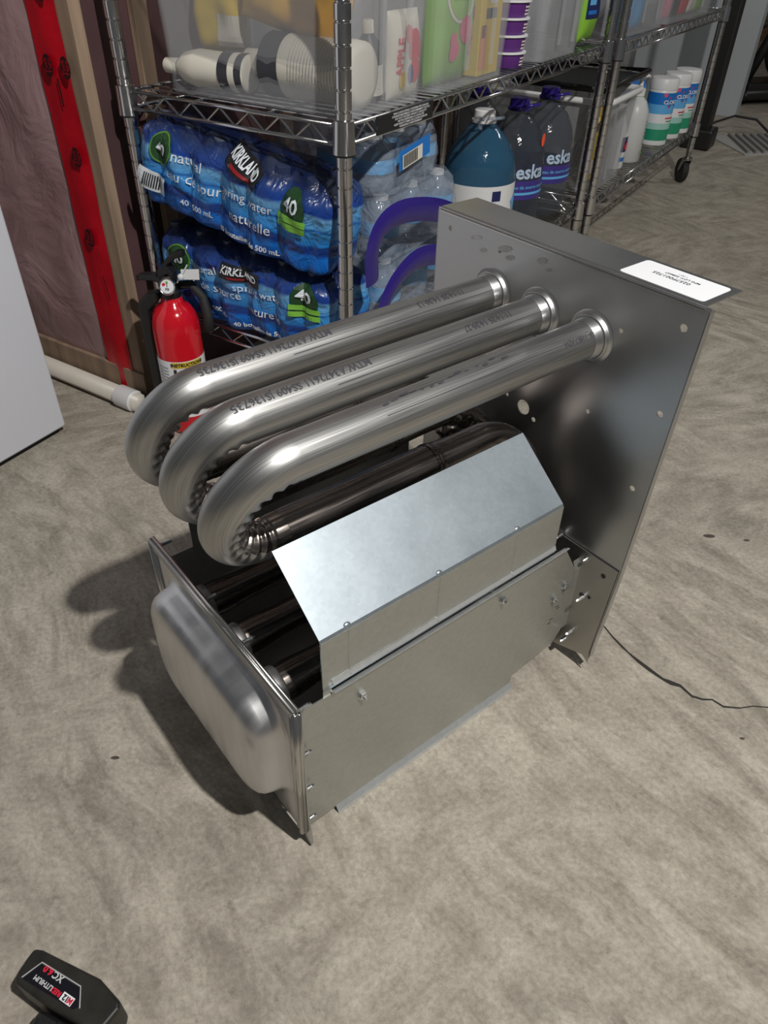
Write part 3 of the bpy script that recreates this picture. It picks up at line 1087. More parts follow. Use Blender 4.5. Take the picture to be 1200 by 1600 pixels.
def wire_unit(name, label, org, L, D, zs, top, lab_at=None):
    root = thing(name, label, 'shelf', org, STH, 'wire shelving units')
    post_me = None
    for a in (0, L):
        for b in (0, D):
            prof_ = [(0.0127, 0.13)]
            z = 0.155
            k = 0
            while z < top - 0.03:
                prof_ += [(0.0127, z - 0.0019), (0.0109, z - 0.0007), (0.0109, z + 0.0007), (0.0127, z + 0.0019)]
                k += 1
                z += 0.0279 if k % 5 else 0.0229
                if k % 5 == 0:
                    prof_ += [(0.0127, z - 0.0019), (0.0109, z - 0.0007), (0.0109, z + 0.0007), (0.0127, z + 0.0019)]
                    z += 0.0279
            prof_.append((0.0127, top))
            o = MB().lathe(prof_, 20, (0, 0, 0)).build('post', M_CHROME, root, loc=(a, b, 0), auto=50)
            # caster
            cst = MB()
            cst.lathe([(0.011, 0.135), (0.011, 0.105), (0.019, 0.104), (0.019, 0.094)], 16)
            ang = math.radians(35 if a else 200)
            fork = MB().prism([(-0.013, 0.096), (0.013, 0.096), (0.034, 0.052), (0.026, 0.042), (0.010, 0.060)], 'y', -0.017, -0.0145)
            fork.prism([(-0.013, 0.096), (0.013, 0.096), (0.034, 0.052), (0.026, 0.042), (0.010, 0.060)], 'y', 0.0145, 0.017)
            fork.box(-0.013, 0.013, -0.017, 0.017, 0.093, 0.097)
            c0 = cst.build('caster', M_CHROMED, root, loc=(a, b, 0), rot=(0, 0, ang), auto=40)
            fork.build('fork', M_CHROME, c0)
            MB().lathe([(0.020, -0.0125), (0.046, -0.0120), (0.0475, -0.008), (0.0475, 0.008), (0.046, 0.0120), (0.020, 0.0125)], 28, (0.028, 0, 0.0478), 'y').build('wheel', M_BLACKR, c0, smooth=False)
            for zz in zs:
                MB().lathe([(0.0150, zz - 0.038), (0.0185, zz - 0.037), (0.0175, zz - 0.02), (0.0165, zz + 0.009), (0.0135, zz + 0.0105)], 20, (a, b, 0)).build('collar', M_CHROME, root, auto=50)
                MB().lathe([(0.0152, zz - 0.0405), (0.0178, zz - 0.040), (0.0178, zz - 0.037)], 20, (a, b, 0)).build('collar_sleeve', M_BLACKP, root, auto=50)
    for zz in zs:
        fm = MB()
        zb = zz - 0.0265
        g = 0.017
        for (p0, p1) in (((g, 0), (L - g, 0)), ((g, D), (L - g, D)), ((0, g), (0, D - g)), ((L, g), (L, D - g))):
            for h in (zz, zb):
                fm.tube([(p0[0], p0[1], h), (p1[0], p1[1], h)], 0.0033, 8)
        frame = fm.build('shelf_frame', M_CHROME, root, smooth=True)
        for (p0, p1) in (((0.03, 0), (L - 0.03, 0)), ((0.03, D), (L - 0.03, D)), ((0, 0.03), (0, D - 0.03)), ((L, 0.03), (L, D - 0.03))):
            A, B_ = Vector((*p0, 0)), Vector((*p1, 0))
            ln = (B_ - A).length
            nn = max(4, int(round(ln / 0.031)))
            pts = []
            for k in range(nn + 1):
                p = A.lerp(B_, k / nn)
                p.z = zz - 0.002 if k % 2 else zb + 0.001
                pts.append(p)
            MB().tube(pts, 0.0021, 6).build('zigzag_brace', M_CHROME, frame)
        wm = MB()
        nn = int(L / 0.0262)
        for k in range(1, nn):
            a = L * k / nn
            wm.tube([(a, -0.004, zz - 0.004), (a, 0, zz + 0.0025), (a, D, zz + 0.0025), (a, D + 0.004, zz - 0.004)], 0.0017, 5)
        for b in (D * 0.33, D * 0.66):
            wm.tube([(0, b, zz - 0.001), (L, b, zz - 0.001)], 0.003, 6)
        wm.build('wire_deck', M_CHROME, root)
    return root


L1, D1 = 1.2016, 0.4636
unit1 = wire_unit('wire_shelving_unit', 'chrome wire shelving unit holding the blue water packs, nearest to the camera', SO, L1, D1, (ZT, ZL), 1.25)
lblp = MB().box(0.085, 0.265, -0.0065, -0.0045, ZT - 0.026, ZT + 0.001).build('load_label', M_BLACKP, unit1)
lsf = flat((0.19, -0.0068, ZT - 0.0125), (1, 0, 0), (0, 0, 1))
for k in range(6):
    decal('load_label_text', text2d(('MAX LOAD EVENLY DISTRIBUTED 600 LBS', 'CHARGE MAXIMALE UNIFORMEMENT 272 KG', 'DO NOT EXCEED WEIGHT CAPACITY',
                                     'NE PAS DEPASSER LA CAPACITE', 'KEEP HEAVY ITEMS ON LOWER SHELVES', 'WARNING AVERTISSEMENT')[k], 0.0042, 0.00005, 'CENTER', 1.0, 1.45),
          lsf, M_LABEL, lblp, at=(0, 0.0105 - 0.0042 * k))
L2_ = 1.262
unit2 = wire_unit('wire_shelving_unit', 'chrome wire shelving unit on black casters, holding the wipes and pump bottle', sh(L1 + 0.0618, -0.0128), L2_, D1, (ZT, ZL + 0.002), 1.25)


# ================================================================== CONTAINERS ON THE SHELVES
def bin_tote(name, label, a, b, z, da, db, h, m=M_FROST, lid=None, taper=0.012, group=None):
    root = thing(name, label, 'bin', sh(a, b, z), STH, group)
    th = 0.0022
    o = MB()

    def ring(x0, x1, y0, y1, zz, r):
        return [(p[0], p[1], zz) for p in rrect((x0 + x1) / 2, (y0 + y1) / 2, (x1 - x0) / 2, (y1 - y0) / 2, r, 5)]
    R1 = ring(taper, da - taper, taper, db - taper, 0.001, 0.02)
    R2 = ring(0, da, 0, db, h, 0.024)
    R3 = ring(th, da - th, th, db - th, h, 0.022)
    R4 = ring(taper + th, da - taper - th, taper + th, db - taper - th, 0.003, 0.018)
    n = len(R1)
    vv = R1 + R2 + R3 + R4
    ff = [tuple(range(n))[::-1]] + [(i * n + k, i * n + (k + 1) % n, (i + 1) * n + (k + 1) % n, (i + 1) * n + k) for i in range(3) for k in range(n)] + [tuple(range(3 * n, 4 * n))]
    o.add(vv, ff).build('tub', m, root, smooth=False)
    rim = MB()
    rr_ = [(x, y, h - 0.003) for x, y, _ in ring(-0.006, da + 0.006, -0.006, db + 0.006, h, 0.028)]
    rim.tube(rr_ + [rr_[0]], 0.009 if lid else 0.005, 6, False)
    rim.build('rim', lid or m, root, smooth=True)
    for xx in (0.33, 0.66):
        MB().box(da * xx - 0.006, da * xx + 0.006, -0.001, 0.003, 0.03, h - 0.02).build('rib', m, root)
    return root


def pillow(hx, hy, t, wr=0.004, seed=0.0, pinch=4):
    """surface (x, y) -> height of one side of a filled bag"""
    def fn(x, y):
        X, Y = max(-1, min(1, x / hx)), max(-1, min(1, y / hy))
        k = max(0, (1 - abs(X) ** pinch)) * max(0, (1 - abs(Y) ** pinch))
        return t * k ** 0.6 + wr * k ** 0.3 * noise.noise(Vector((x * 24 + seed, y * 24, seed)))
    return fn


def bag(name, label, cat, loc, rot, hx, hy, t, m, seed=0.0, back=True, group=None, wr=0.004, mname='pouch'):
    root = thing(name, label, cat, loc, 0, group, rot)
    fn = pillow(hx, hy, t, wr, seed)
    N = 20
    vv, ff = [], []
    for s in (1, -1):
        o = len(vv)
        for j in range(N + 1):
            for i in range(N + 1):
                x, y = -hx + 2 * hx * i / N, -hy + 2 * hy * j / N
                vv.append((x, y, s * max(0.0006, fn(x, y))))
        ff += [(o + j * (N + 1) + i, o + j * (N + 1) + i + 1, o + (j + 1) * (N + 1) + i + 1, o + (j + 1) * (N + 1) + i) for j in range(N) for i in range(N)]
    edge = [i for i in range(N + 1)] + [(j + 1) * (N + 1) + N for j in range(N)] + [N * (N + 1) + i for i in range(N - 1, -1, -1)] + [j * (N + 1) for j in range(N - 1, 0, -1)]
    o = (N + 1) ** 2
    for k in range(len(edge)):
        a, b = edge[k], edge[(k + 1) % len(edge)]
        ff.append((a, b, b + o, a + o))
    MB().add(vv, ff).build(mname, m, root, smooth=True)
    sf = lambda x, y: Vector((x, y, max(0.0008, fn(x, y)) + 0.0010))
    return root, sf


ZS = ZT + 0.0045
# orientation helpers: a bag standing with its printed side towards -b (long side) or -a (short side), top up
FACE_B = (PI / 2, 0, STH)              # local x -> a, y -> up, z -> -b
FACE_A = (PI / 2, 0, STH - PI / 2)     # local x -> -b, y -> up, z -> -a

bin1 = bin_tote('storage_bin', 'frosted plastic bin at the near end of the shelf, full of bottles and yellow bags', 0.012, -0.012, ZS, 0.235, 0.405, 0.27, group='frosted bins')
bin2 = bin_tote('storage_bin', 'frosted plastic bin holding a green bag and a yellow box', 0.275, -0.012, ZS, 0.30, 0.36, 0.27, group='frosted bins')
bin3 = bin_tote('storage_bin', 'empty looking frosted plastic bin right of the stack of purple tubs', 0.738, -0.012, ZS, 0.25, 0.36, 0.27, group='frosted bins')
ZI = ZS + 0.006

# yellow bags in the first bin
y1, sfy = bag('yellow_bag', 'big crinkled yellow snack bag leaning in the nearest frosted bin', 'bag', sh(0.100, 0.150, ZI + 0.148), (PI / 2 - 0.2, 0.2, STH - PI / 2), 0.10, 0.062, 0.036, M_YEL, 1.3, wr=0.012)
y2, sfy2 = bag('yellow_bag', 'smaller yellow bag at the wall end of the nearest frosted bin', 'bag', sh(0.10, 0.312, ZI + 0.105), (PI / 2, -0.12, STH - PI / 2), 0.052, 0.052, 0.026, M_YEL2, 5.3, wr=0.01)
decal('grey_label', rect2d(0.055, 0.045, 8, 6), sfy2, M_CREAM, y2, at=(0.03, -0.025), rot=-0.15)


def squeeze_bottle(label, loc, rot, body_m, bands, ln=0.2, r=0.036, cat='bottle'):
    root = thing('squeeze_bottle', label, cat, loc, 0, None, rot)
    prof_ = [(r * 0.7, 0), (r * 0.97, 0.004), (r, 0.02), (r * 0.96, ln * 0.35), (r, ln * 0.62), (r * 0.8, ln * 0.78), (r * 0.42, ln * 0.88), (r * 0.38, ln * 0.9)]
    MB().lathe(prof_, 28).build('body', body_m, root, smooth=True)
    MB().lathe([(r * 0.40, ln * 0.895), (r * 0.42, ln * 0.9), (r * 0.40, ln * 1.05), (r * 0.36, ln * 1.06)], 20).build('cap', M_CREAM, root, auto=40)
    for (z0, z1, m_) in bands:
        MB().lathe([(r * 1.012, ln * z0), (r * 0.985, ln * (z0 + z1) / 2), (r * 1.012, ln * z1)], 28, cap=False).build('label_band', m_, root, smooth=True)
    return root


# two lying bottles, near side of first bin
b1 = squeeze_bottle('white squeeze bottle with dark label lying at the near side of the first bin', sh(0.06, 0.115, ZI + 0.045), (-PI / 2, 0, STH), M_CREAM,
                    ((0.62, 0.80, M_DARKPR),), 0.215, 0.046)
b1.location = sh(0.066, 0.006, ZI + 0.048)
for k in range(16):
    MB().lathe([(0.0467, 0.020 + 0.006 * k), (0.0467, 0.0212 + 0.006 * k)], 28, cap=False).build('fine_print', mat('pale_grey_ink', (0.50, 0.49, 0.46), 0.6), b1)
b2 = squeeze_bottle('slim bottle with ivory cap lying towards the wall in the first bin', sh(0.055, 0.2, ZI + 0.03), (-PI / 2, 0, STH + 0.1), M_CREAM, ((0.02, 0.3, M_DARKPR),), 0.165, 0.029)
b2.location = sh(0.050, 0.214, ZI + 0.032)
b3 = squeeze_bottle('dark upright bottle with ivory cap at the corner post', sh(0.133, 0.040, ZI + 0.002), (0.0, -0.06, STH), M_DARKPR, ((0.1, 0.5, M_CREAM),), 0.105, 0.022)
# fruit pouch
fb, sff = bag('fruit_pouch', 'clear pouch printed with red apples inside the nearest bin', 'pouch', sh(0.196, 0.020, ZI + 0.062), FACE_B, 0.046, 0.062, 0.016, M_CREAM, 2.2)
for x, y, r in ((0.012, 0.015, 0.021), (0.020, -0.022, 0.017), (-0.006, 0.030, 0.012), (0.030, 0.006, 0.012)):
    decal('printed_fruit', ell2d(r, r * 1.05, 18, 3), sff, M_REDP, fb, at=(x, y))
decal('printed_fruit', ell2d(0.010, 0.013, 14, 2), lambda x, y: sff(x, y) + Vector((0, 0, 0.0004)), M_YEL2, fb, at=(-0.018, -0.033))
decal('printed_seal', ell2d(0.009, 0.014, 14, 2), lambda x, y: sff(x, y) + Vector((0, 0, 0.0006)), M_PURP, fb, at=(0.004, -0.026))
decal('printed_name', text2d('APPLE', 0.02, 0.0006), lambda x, y: sff(x, y) + Vector((0, 0, 0.0005)), M_REDP, fb, at=(-0.026, 0.0), rot=PI / 2)
# green berry bag and yellow box in second bin
gb, sfg = bag('berry_bag', 'lime green bag printed with red raspberries in the second bin', 'bag', sh(0.375, 0.035, ZI + 0.105), FACE_B, 0.078, 0.104, 0.028, M_GREEN, 8.0)
up1 = lambda x, y: sfg(x, y) + Vector((0, 0, 0.0008))
decal('printed_arc', ell2d(0.05, 0.04, 28, 4), sfg, M_CREAM, gb, at=(0.0, 0.028))
decal('printed_panel', ell2d(0.046, 0.04, 28, 4), up1, mat('lighter_lime_print', (0.30, 0.55, 0.07), 0.4), gb, at=(0.0, 0.034))
for x, y, r in ((0.02, -0.022, 0.021), (-0.022, -0.036, 0.012), (-0.018, -0.052, 0.016), (0.052, -0.05, 0.015), (0.06, 0.0, 0.012)):
    decal('printed_berry', ell2d(r, r * 1.05, 18, 3), up1, M_PINK, gb, at=(x, y))
up2 = lambda x, y: sfg(x, y) + Vector((0, 0, 0.0014))
decal('printed_name', text2d('FROZEN WHOLE', 0.0125, 0.0002), up2, M_GREEN, gb, at=(0, 0.042))
decal('printed_name', text2d('RASPBERRIES', 0.0125, 0.0002), up2, M_GREEN, gb, at=(0, 0.026))
yb = thing('yellow_box', 'yellow printed carton beside the green bag in the second bin', 'box', sh(0.466, 0.012, ZI), STH)
MB().box(0, 0.09, 0, 0.09, 0, 0.225).build('carton', M_YEL2, yb, bevel=0.002)
ysf = flat((0.0375, -0.0006, 0.1), (1, 0, 0), (0, 0, 1))
decal('white_panel', rect2d(0.032, 0.11, 2, 2), ysf, M_CREAM, yb, at=(0.012, 0.07))
decal('dark_panel', rect2d(0.045, 0.016, 2, 2), ysf, M_DARKPR, yb, at=(0.006, 0.0))
decal('dark_panel', rect2d(0.018, 0.02, 2, 2), ysf, M_DARKPR, yb, at=(-0.022, -0.028))
decal('orange_panel', rect2d(0.03, 0.07, 2, 2), ysf, M_ORANGE, yb, at=(-0.02, -0.055))
for k in range(10):
    decal('fine_print', rect2d(0.026, 0.002, 1, 1), flat((0.0375, -0.0010, 0.1), (1, 0, 0), (0, 0, 1)), mat('grey_ink', (0.3, 0.3, 0.3), 0.6), yb, at=(0.012, 0.03 + 0.009 * k))
# stack of purple cups
for k in range(4):
    c = thing('purple_cup', ('lowest', 'second from bottom', 'third from bottom', 'topmost')[k] + ' purple tub with white rim in the stack between two frosted bins', 'tub',
              sh(0.662, 0.045, ZS + 0.001 + 0.0295 * k), STH, 'stacked purple tubs')
    MB().lathe([(0.036, 0.0), (0.0375, 0.002), (0.0405, 0.0285)], 28).build('cup', M_PURP2, c, auto=40)
    MB().lathe([(0.0405, 0.0252), (0.0440, 0.0255), (0.0440, 0.0286), (0.041, 0.0290)], 28).build('rim', M_WPLAS, c, auto=40)
    cs = lambda s, t: Vector((0.0392 * math.sin(s / 0.039) * (1 + 0), -(0.0355 + 0.0045 * (t / 0.036)) * math.cos(s / 0.039) - 0.0022, t))
    for j in range(3):
        decal('print_line', rect2d(0.024, 0.003, 6, 1), cs, M_CREAM, c, at=(0.004, 0.006 + 0.006 * j))
# bag behind the posts
fbag, sfz2 = bag('dish_soap_pouch', 'lime and navy refill pouch standing beside the shelf post', 'pouch', sh(1.135, 0.045, ZI + 0.115), FACE_B, 0.047, 0.115, 0.02, M_GREEN, 4.4)
decal('printed_panel', rect2d(0.08, 0.075, 10, 8), sfz2, M_NAVY, fbag, at=(0.0, -0.028))
decal('printed_panel', ell2d(0.018, 0.026, 16, 2), lambda x, y: sfz2(x, y) + Vector((0, 0, 0.0006)), M_YEL2, fbag, at=(-0.014, 0.028))
decal('printed_lines', rect2d(0.04, 0.008, 6, 1), lambda x, y: sfz2(x, y) + Vector((0, 0, 0.0006)), M_BLUE, fbag, at=(-0.015, -0.052))
decal('printed_lines', rect2d(0.03, 0.014, 6, 1), lambda x, y: sfz2(x, y) + Vector((0, 0, 0.0006)), M_SKYB, fbag, at=(-0.018, -0.030))

# far unit, upper shelf
A2 = L1 + 0.0618
bin4 = bin_tote('storage_bin', 'frosted bin on the upper shelf of the far unit', A2 + 0.03, -0.018, ZS, 0.40, 0.36, 0.24, group='frosted bins')
bp_, sfb = bag('blue_bag', 'sky blue bag inside the bin on the far unit', 'bag', sh(A2 + 0.15, 0.02, ZI + 0.09), FACE_B, 0.10, 0.085, 0.02, M_SKYB, 3.4)
bin5 = bin_tote('storage_bin', 'frosted bin with coloured packets at the end of the far unit', A2 + 0.46, -0.018, ZS, 0.56, 0.36, 0.24, group='frosted bins')
for k, (m_, nm) in enumerate(((M_PINK, 'pink'), (M_DARKPR, 'dark'), (M_REDP, 'red'), (M_CREAM, 'cream'), (M_GREEN, 'lime'))):
    pk, _ = bag('snack_packet', nm + ' packet in the last bin on the far unit', 'packet', sh(A2 + 0.53 + 0.105 * k, 0.025, ZI + 0.09), FACE_B, 0.045, 0.085, 0.012, m_, 9.1 + k, group='packets in the far bin')


# ------------------------------------------------------------------ water packs on the lower shelf
ZB = ZL + 0.0045


def wpack(name, label, da, db, h, loc, rot, group, seed=0.0, sag=0.0):
    """shrink wrapped pack: film wrapped round rows of bottles; (s, t): s along the near short side from its left end"""
    root = thing(name, label, 'water pack', loc, 0, group, rot)
    rc = 0.035

    def plan(s):
        # perimeter point and outward normal, s=0 at the left end of the -a face, going towards -b (to the right), then round the corner along +a
        segs = [('l', db - 2 * rc), ('c', PI / 2 * rc), ('l', da - 2 * rc), ('c', PI / 2 * rc), ('l', db - 2 * rc), ('c', PI / 2 * rc), ('l', da - 2 * rc), ('c', PI / 2 * rc)]
        pos = Vector((0, db - rc))
        d = Vector((0, -1))
        nrm = Vector((-1, 0))
        tot = sum(x[1] for x in segs)
        s = s % tot
        for k, ln in segs:
            if s <= ln:
                if k == 'l':
                    return pos + d * s, nrm
                a = s / rc
                c = pos - nrm * rc
                n2 = nrm * math.cos(a) + d * math.sin(a)
                return c + n2 * rc, n2
            if k == 'l':
                pos = pos + d * ln
            else:
                c = pos - nrm * rc
                pos = c + d * rc
                nrm, d = d, -nrm
            s -= ln
    per = 2 * (da + db) - 8 * rc + 2 * PI * rc

    def surf(s, t, lift=0.0):
        p, nn = plan(s)
        bump = 0.013 * (abs(math.sin(PI * s / 0.066 + seed)) ** 0.7 - 0.6)
        tt = t / h
        prof_ = 0.006 * math.sin(PI * min(1, max(0, tt))) - (0.05 * max(0, tt - 0.80) ** 1.2 * 5 if tt > 0.8 else 0) - 0.02 * max(0, 0.06 - tt) / 0.06
        cr_ = 0.014 * noise.noise(Vector((s * 11 + seed, t * 9, seed * 2))) + 0.006 * noise.noise(Vector((s * 34 + t * 26, t * 12, seed)))
        o = bump + prof_ + cr_ + lift
        return Vector((p.x + nn.x * o, p.y + nn.y * o, t * (1 - sag * (1 - p.y / db))))
    NS, NT = 150, 22
    vv, uv, ff = [], [], []
    for j in range(NT + 1):
        for i in range(NS):
            vv.append(surf(per * i / NS, h * j / NT))
            uv.append((per * i / NS * 3.0, j / NT))
    for j in range(NT):
        for i in range(NS):
            ff.append((j * NS + i, j * NS + (i + 1) % NS, (j + 1) * NS + (i + 1) % NS, (j + 1) * NS + i))
    vv.append((da / 2, db / 2, (h + 0.004) * (1 - sag / 2)))
    uv.append((0.5, 1.0))
    vv.append((da / 2, db / 2, 0.0))
    uv.append((0.5, 0.0))
    for i in range(NS):
        ff.append((NT * NS + i, NT * NS + (i + 1) % NS, len(vv) - 2))
        ff.append(((i + 1) % NS, i, len(vv) - 1))
    MB().add(vv, ff).build('printed_film', M_PACK, root, smooth=True, uv=uv)
    # bottles along the two visible sides
    prof_ = [(0.026, 0.004), (0.028, 0.012), (0.028, h * 0.66), (0.026, h * 0.74), (0.013, h * 0.9), (0.0115, h * 0.94)]
    bm_ = None
    for jj in range(int(db / 0.066)):
        for ii in range(2):
            c = (0.038 + 0.066 * ii, 0.045 + 0.066 * jj, 0)
            if c[0] > da - 0.03:
                continue
            o = MB().lathe(prof_, 16, cap=True).build('bottle', M_CLEAR, root, smooth=True, loc=c) if bm_ is None else None
            if bm_ is None:
                bm_ = o
                o.scale.z = 1 - sag * (1 - c[1] / db)
                MB().lathe([(0.0135, h * 0.915), (0.0135, h * 0.985), (0.012, h * 0.99)], 14).build('cap', M_CAPC, o)
            else:
                o = bm_.copy()
                COL.objects.link(o)
                o.location = c
                o.scale.z = 1 - sag * (1 - c[1] / db)
                cc = bm_.children[0].copy()
                COL.objects.link(cc)
                cc.parent = o
    return root, surf


lo, sfl = wpack('water_pack', 'lower blue printed shrink wrapped water pack resting on the wire shelf', 0.150, 0.40, 0.175, sh(-0.005, 0.045, ZB), (0, 0, STH), 'blue water packs', 0.4, 0.17)
hi, sfh = wpack('water_pack', 'upper blue printed water pack slumped on top of the lower pack', 0.145, 0.405, 0.155, sh(-0.022, 0.052, ZB + 0.148), (math.radians(10.5), 0, STH), 'blue water packs', 1.9)


def lift(fn, d):
    return lambda s, t: fn(s, t, d)


M_INKW = mat('white_print', (0.75, 0.80, 0.86), 0.4)
M_BADGE = mat('black_badge', (0.012, 0.012, 0.014), 0.35)
M_BADGEL = mat('dim_lime_badge', (0.09, 0.24, 0.03), 0.4)
M_BADGEG = mat('dark_green_badge', (0.015, 0.06, 0.02), 0.4)
for root, fn, h, (o40, okk) in ((hi, sfh, 0.155, (0.315, 0.205)), (lo, sfl, 0.175, (0.325, 0.185))):
    f1, f2, f3 = lift(fn, 0.0035), lift(fn, 0.005), lift(fn, 0.0065)
    krot = -0.26 if root is hi else -0.08
    kt = h * (0.90 if root is hi else 0.76)
    decal('name_badge', rect2d(0.085, 0.030, 12, 4), f2, M_BADGE, root, at=(okk, kt), rot=krot)
    decal('name_badge_text', text2d('KIRKLAND', 0.020, 0.0006, xs=0.78), f3, M_INKW, root, at=(okk, kt + 0.003), rot=krot)
    decal('name_badge_bar', rect2d(0.05, 0.004, 10, 1), f3, mat('dim_red_print', (0.25, 0.012, 0.02), 0.4), root, at=(okk, kt - 0.010), rot=krot)
    decal('printed_words', text2d('natural', 0.024, 0.0), f1, M_INKW, root, at=(0.09, h * 0.70))
    decal('printed_words', text2d('spring water', 0.022, 0.0), f1, M_INKW, root, at=(0.222, h * 0.60))
    decal('printed_words', text2d('eau de source', 0.024, 0.0), f1, M_INKW, root, at=(0.112, h * 0.50))
    decal('printed_words', text2d('naturelle', 0.025, 0.0), f1, M_INKW, root, at=(0.232, h * 0.37))
    decal('printed_words', text2d('40 - 500 mL', 0.0145, 0.0002), f1, M_INKW, root, at=(0.112, h * 0.235))
    decal('printed_words', text2d('40 bouteilles de 500 mL', 0.0135, 0.0003), f1, M_INKW, root, at=(0.225, h * 0.13))
    decal('count_badge', ell2d(0.026, 0.034, 20, 3), f1, M_BADGEG, root, at=(o40, h * 0.70))
    decal('count_badge', rect2d(0.056, 0.011, 10, 2), f2, mat('lime_badge', (0.20, 0.50, 0.06), 0.4), root, at=(o40, h * 0.60))
    decal('count_badge', rect2d(0.056, 0.011, 10, 2), f2, mat('lime_badge', (0.20, 0.50, 0.06), 0.4), root, at=(o40, h * 0.52))
    decal('count_badge_text', text2d('40', 0.032, 0.0006), f3, M_INKW, root, at=(o40, h * 0.75))
    decal('count_badge', ell2d(0.024, 0.026, 20, 3), f1, M_BADGEG, root, at=(0.032, h * 0.72))
    decal('count_badge', ring2d(0.024, 0.026, 0.0022), f2, M_BADGEL, root, at=(0.032, h * 0.72))
    decal('count_badge_text', text2d('40', 0.026, 0.0006), f3, M_INKW, root, at=(0.032, h * 0.72))
bc = lift(sfh, 0.006)
decal('barcode_panel', rect2d(0.052, 0.036, 10, 5), bc, M_INKW, hi, at=(0.015, 0.052), rot=-0.2)
for k in range(9):
    decal('barcode_bar', rect2d(0.0022, 0.024, 1, 4), lift(sfh, 0.0075), M_INK, hi, at=(0.0005 + 0.0036 * k, 0.055 - 0.0007 * k), rot=-0.2)


# clear packs with purple carrying bands, behind the blue packs
def clear_pack(label, a, b, z, da, db, h, seed, arch, tilt=0.0):
    root = thing('bottle_pack', label, 'water pack', sh(a, b, z), 0, 'clear water packs with purple bands', (0, tilt, STH))
    proto = None
    nx, ny = int(da / 0.078), int(db / 0.078)
    for i in range(nx):
        for j in range(min(2, ny)):
            loc = (0.042 + i * (da - 0.084) / max(1, nx - 1), 0.042 + 0.08 * j, 0)
            if proto is None:
                proto = MB().lathe([(0.033, 0.003), (0.037, 0.012), (0.037, h * 0.3), (0.035, h * 0.34), (0.037, h * 0.38), (0.037, h * 0.66), (0.03, h * 0.8), (0.013, h * 0.93), (0.013, h * 0.95)], 20).build(
                    'bottle', M_CLEAR, root, smooth=True, loc=loc)
                MB().lathe([(0.0373, h * 0.38), (0.0376, h * 0.5), (0.0373, h * 0.62)], 20, cap=False).build('bottle_label', M_SKYB, proto, smooth=True)
                MB().lathe([(0.0155, h * 0.93), (0.0155, h * 1.0)], 14).build('cap', M_WPLAS, proto)
            else:
                o = proto.copy()
                COL.objects.link(o)
                o.location = loc
                for ch in proto.children:
                    c = ch.copy()
                    COL.objects.link(c)
                    c.parent = o
    vv, ff = [], []
    NS, NT = 60, 10
    per = rrect(da / 2, db / 2, da / 2, db / 2, 0.045, 15)
    for j in range(NT + 1):
        t = j / NT
        k = 1 - 0.10 * max(0, t - 0.7) / 0.3
        for (x, y) in per:
            nn = 0.007 * noise.noise(Vector((x * 22 + seed, y * 22, t * 5))) + 0.004 * noise.noise(Vector((x * 55, y * 55 + seed, t * 9)))
            vv.append((da / 2 + (x - da / 2) * (k + nn * 7), db / 2 + (y - db / 2) * (k + nn * 7), h * 1.02 * t + 0.001))
    NS = len(per)
    for j in range(NT):
        for i in range(NS):
            ff.append((j * NS + i, j * NS + (i + 1) % NS, (j + 1) * NS + (i + 1) % NS, (j + 1) * NS + i))
    ff.append(tuple(range(NT * NS, (NT + 1) * NS)))
    MB().add(vv, ff).build('wrap', M_WRAP, root, smooth=True)
    if arch:
        ctrl, rr = arch
        pts = []
        for k in range(29):
            q_ = k / 28 * (len(ctrl) - 1)
            i_ = min(len(ctrl) - 2, int(q_))
            f_ = q_ - i_
            P_ = [Vector(ctrl[max(0, min(len(ctrl) - 1, i_ + d_))]) for d_ in (-1, 0, 1, 2)]
            c_ = 0.5 * ((2 * P_[1]) + (P_[2] - P_[0]) * f_ + (2 * P_[0] - 5 * P_[1] + 4 * P_[2] - P_[3]) * f_ ** 2 + (3 * P_[1] - P_[0] - 3 * P_[2] + P_[3]) * f_ ** 3)
            pts.append((c_.x - a, -0.016 - 0.008 * math.sin(PI * k / 28) - b, c_.y - z))
        vv, ff = [], []
        for k, (x, y, z_) in enumerate(pts):
            p0, p1 = pts[max(0, k - 1)], pts[min(28, k + 1)]
            tx, tz = p1[0] - p0[0], p1[2] - p0[2]
            ln = math.hypot(tx, tz)
            nx_, nz_ = -tz / ln, tx / ln
            for s in (-1, -0.5, 0, 0.5, 1):
                vv.append((x + nx_ * rr * s, y - 0.006 * (1 - s * s), z_ + nz_ * rr * s))
        for k in range(28):
            for s in range(4):
                i = k * 5 + s
                ff.append((i, i + 1, i + 6, i + 5))
        MB().add(vv, ff).build('carry_band', M_PURP, root, smooth=True)
    return root


clear_pack('clear wrapped pack with a purple carrying band, lowest beside the near post', 0.165, 0.012, ZB, 0.30, 0.30, 0.125, 1.0, (((0.075, 0.240), (0.088, 0.300), (0.125, 0.345), (0.20, 0.366), (0.30, 0.345), (0.38, 0.300), (0.42, 0.250)), 0.020))
clear_pack('clear wrapped pack with a purple carrying band, middle of the pile', 0.16, 0.018, ZB + 0.132, 0.30, 0.30, 0.11, 5.0, (((0.060, 0.365), (0.052, 0.420), (0.075, 0.458), (0.14, 0.467), (0.25, 0.445), (0.35, 0.408), (0.42, 0.360)), 0.021))
top_pack = clear_pack('clear wrapped bottles with a blue label lying on top of the banded packs', 0.155, 0.03, ZB + 0.248, 0.24, 0.26, 0.095, 9.0, None)
tsf = flat((0.10, -0.010, 0.062), (1, 0, 0.12), (-0.05, 0, 1))
decal('blue_label', rect2d(0.11, 0.034, 6, 3), tsf, M_BLUE, top_pack, at=(0, 0))
tsf = flat((0.10, -0.0115, 0.062), (1, 0, 0.12), (-0.05, 0, 1))
decal('white_label', rect2d(0.07, 0.024, 6, 3), tsf, M_CREAM, top_pack, at=(-0.01, -0.004))
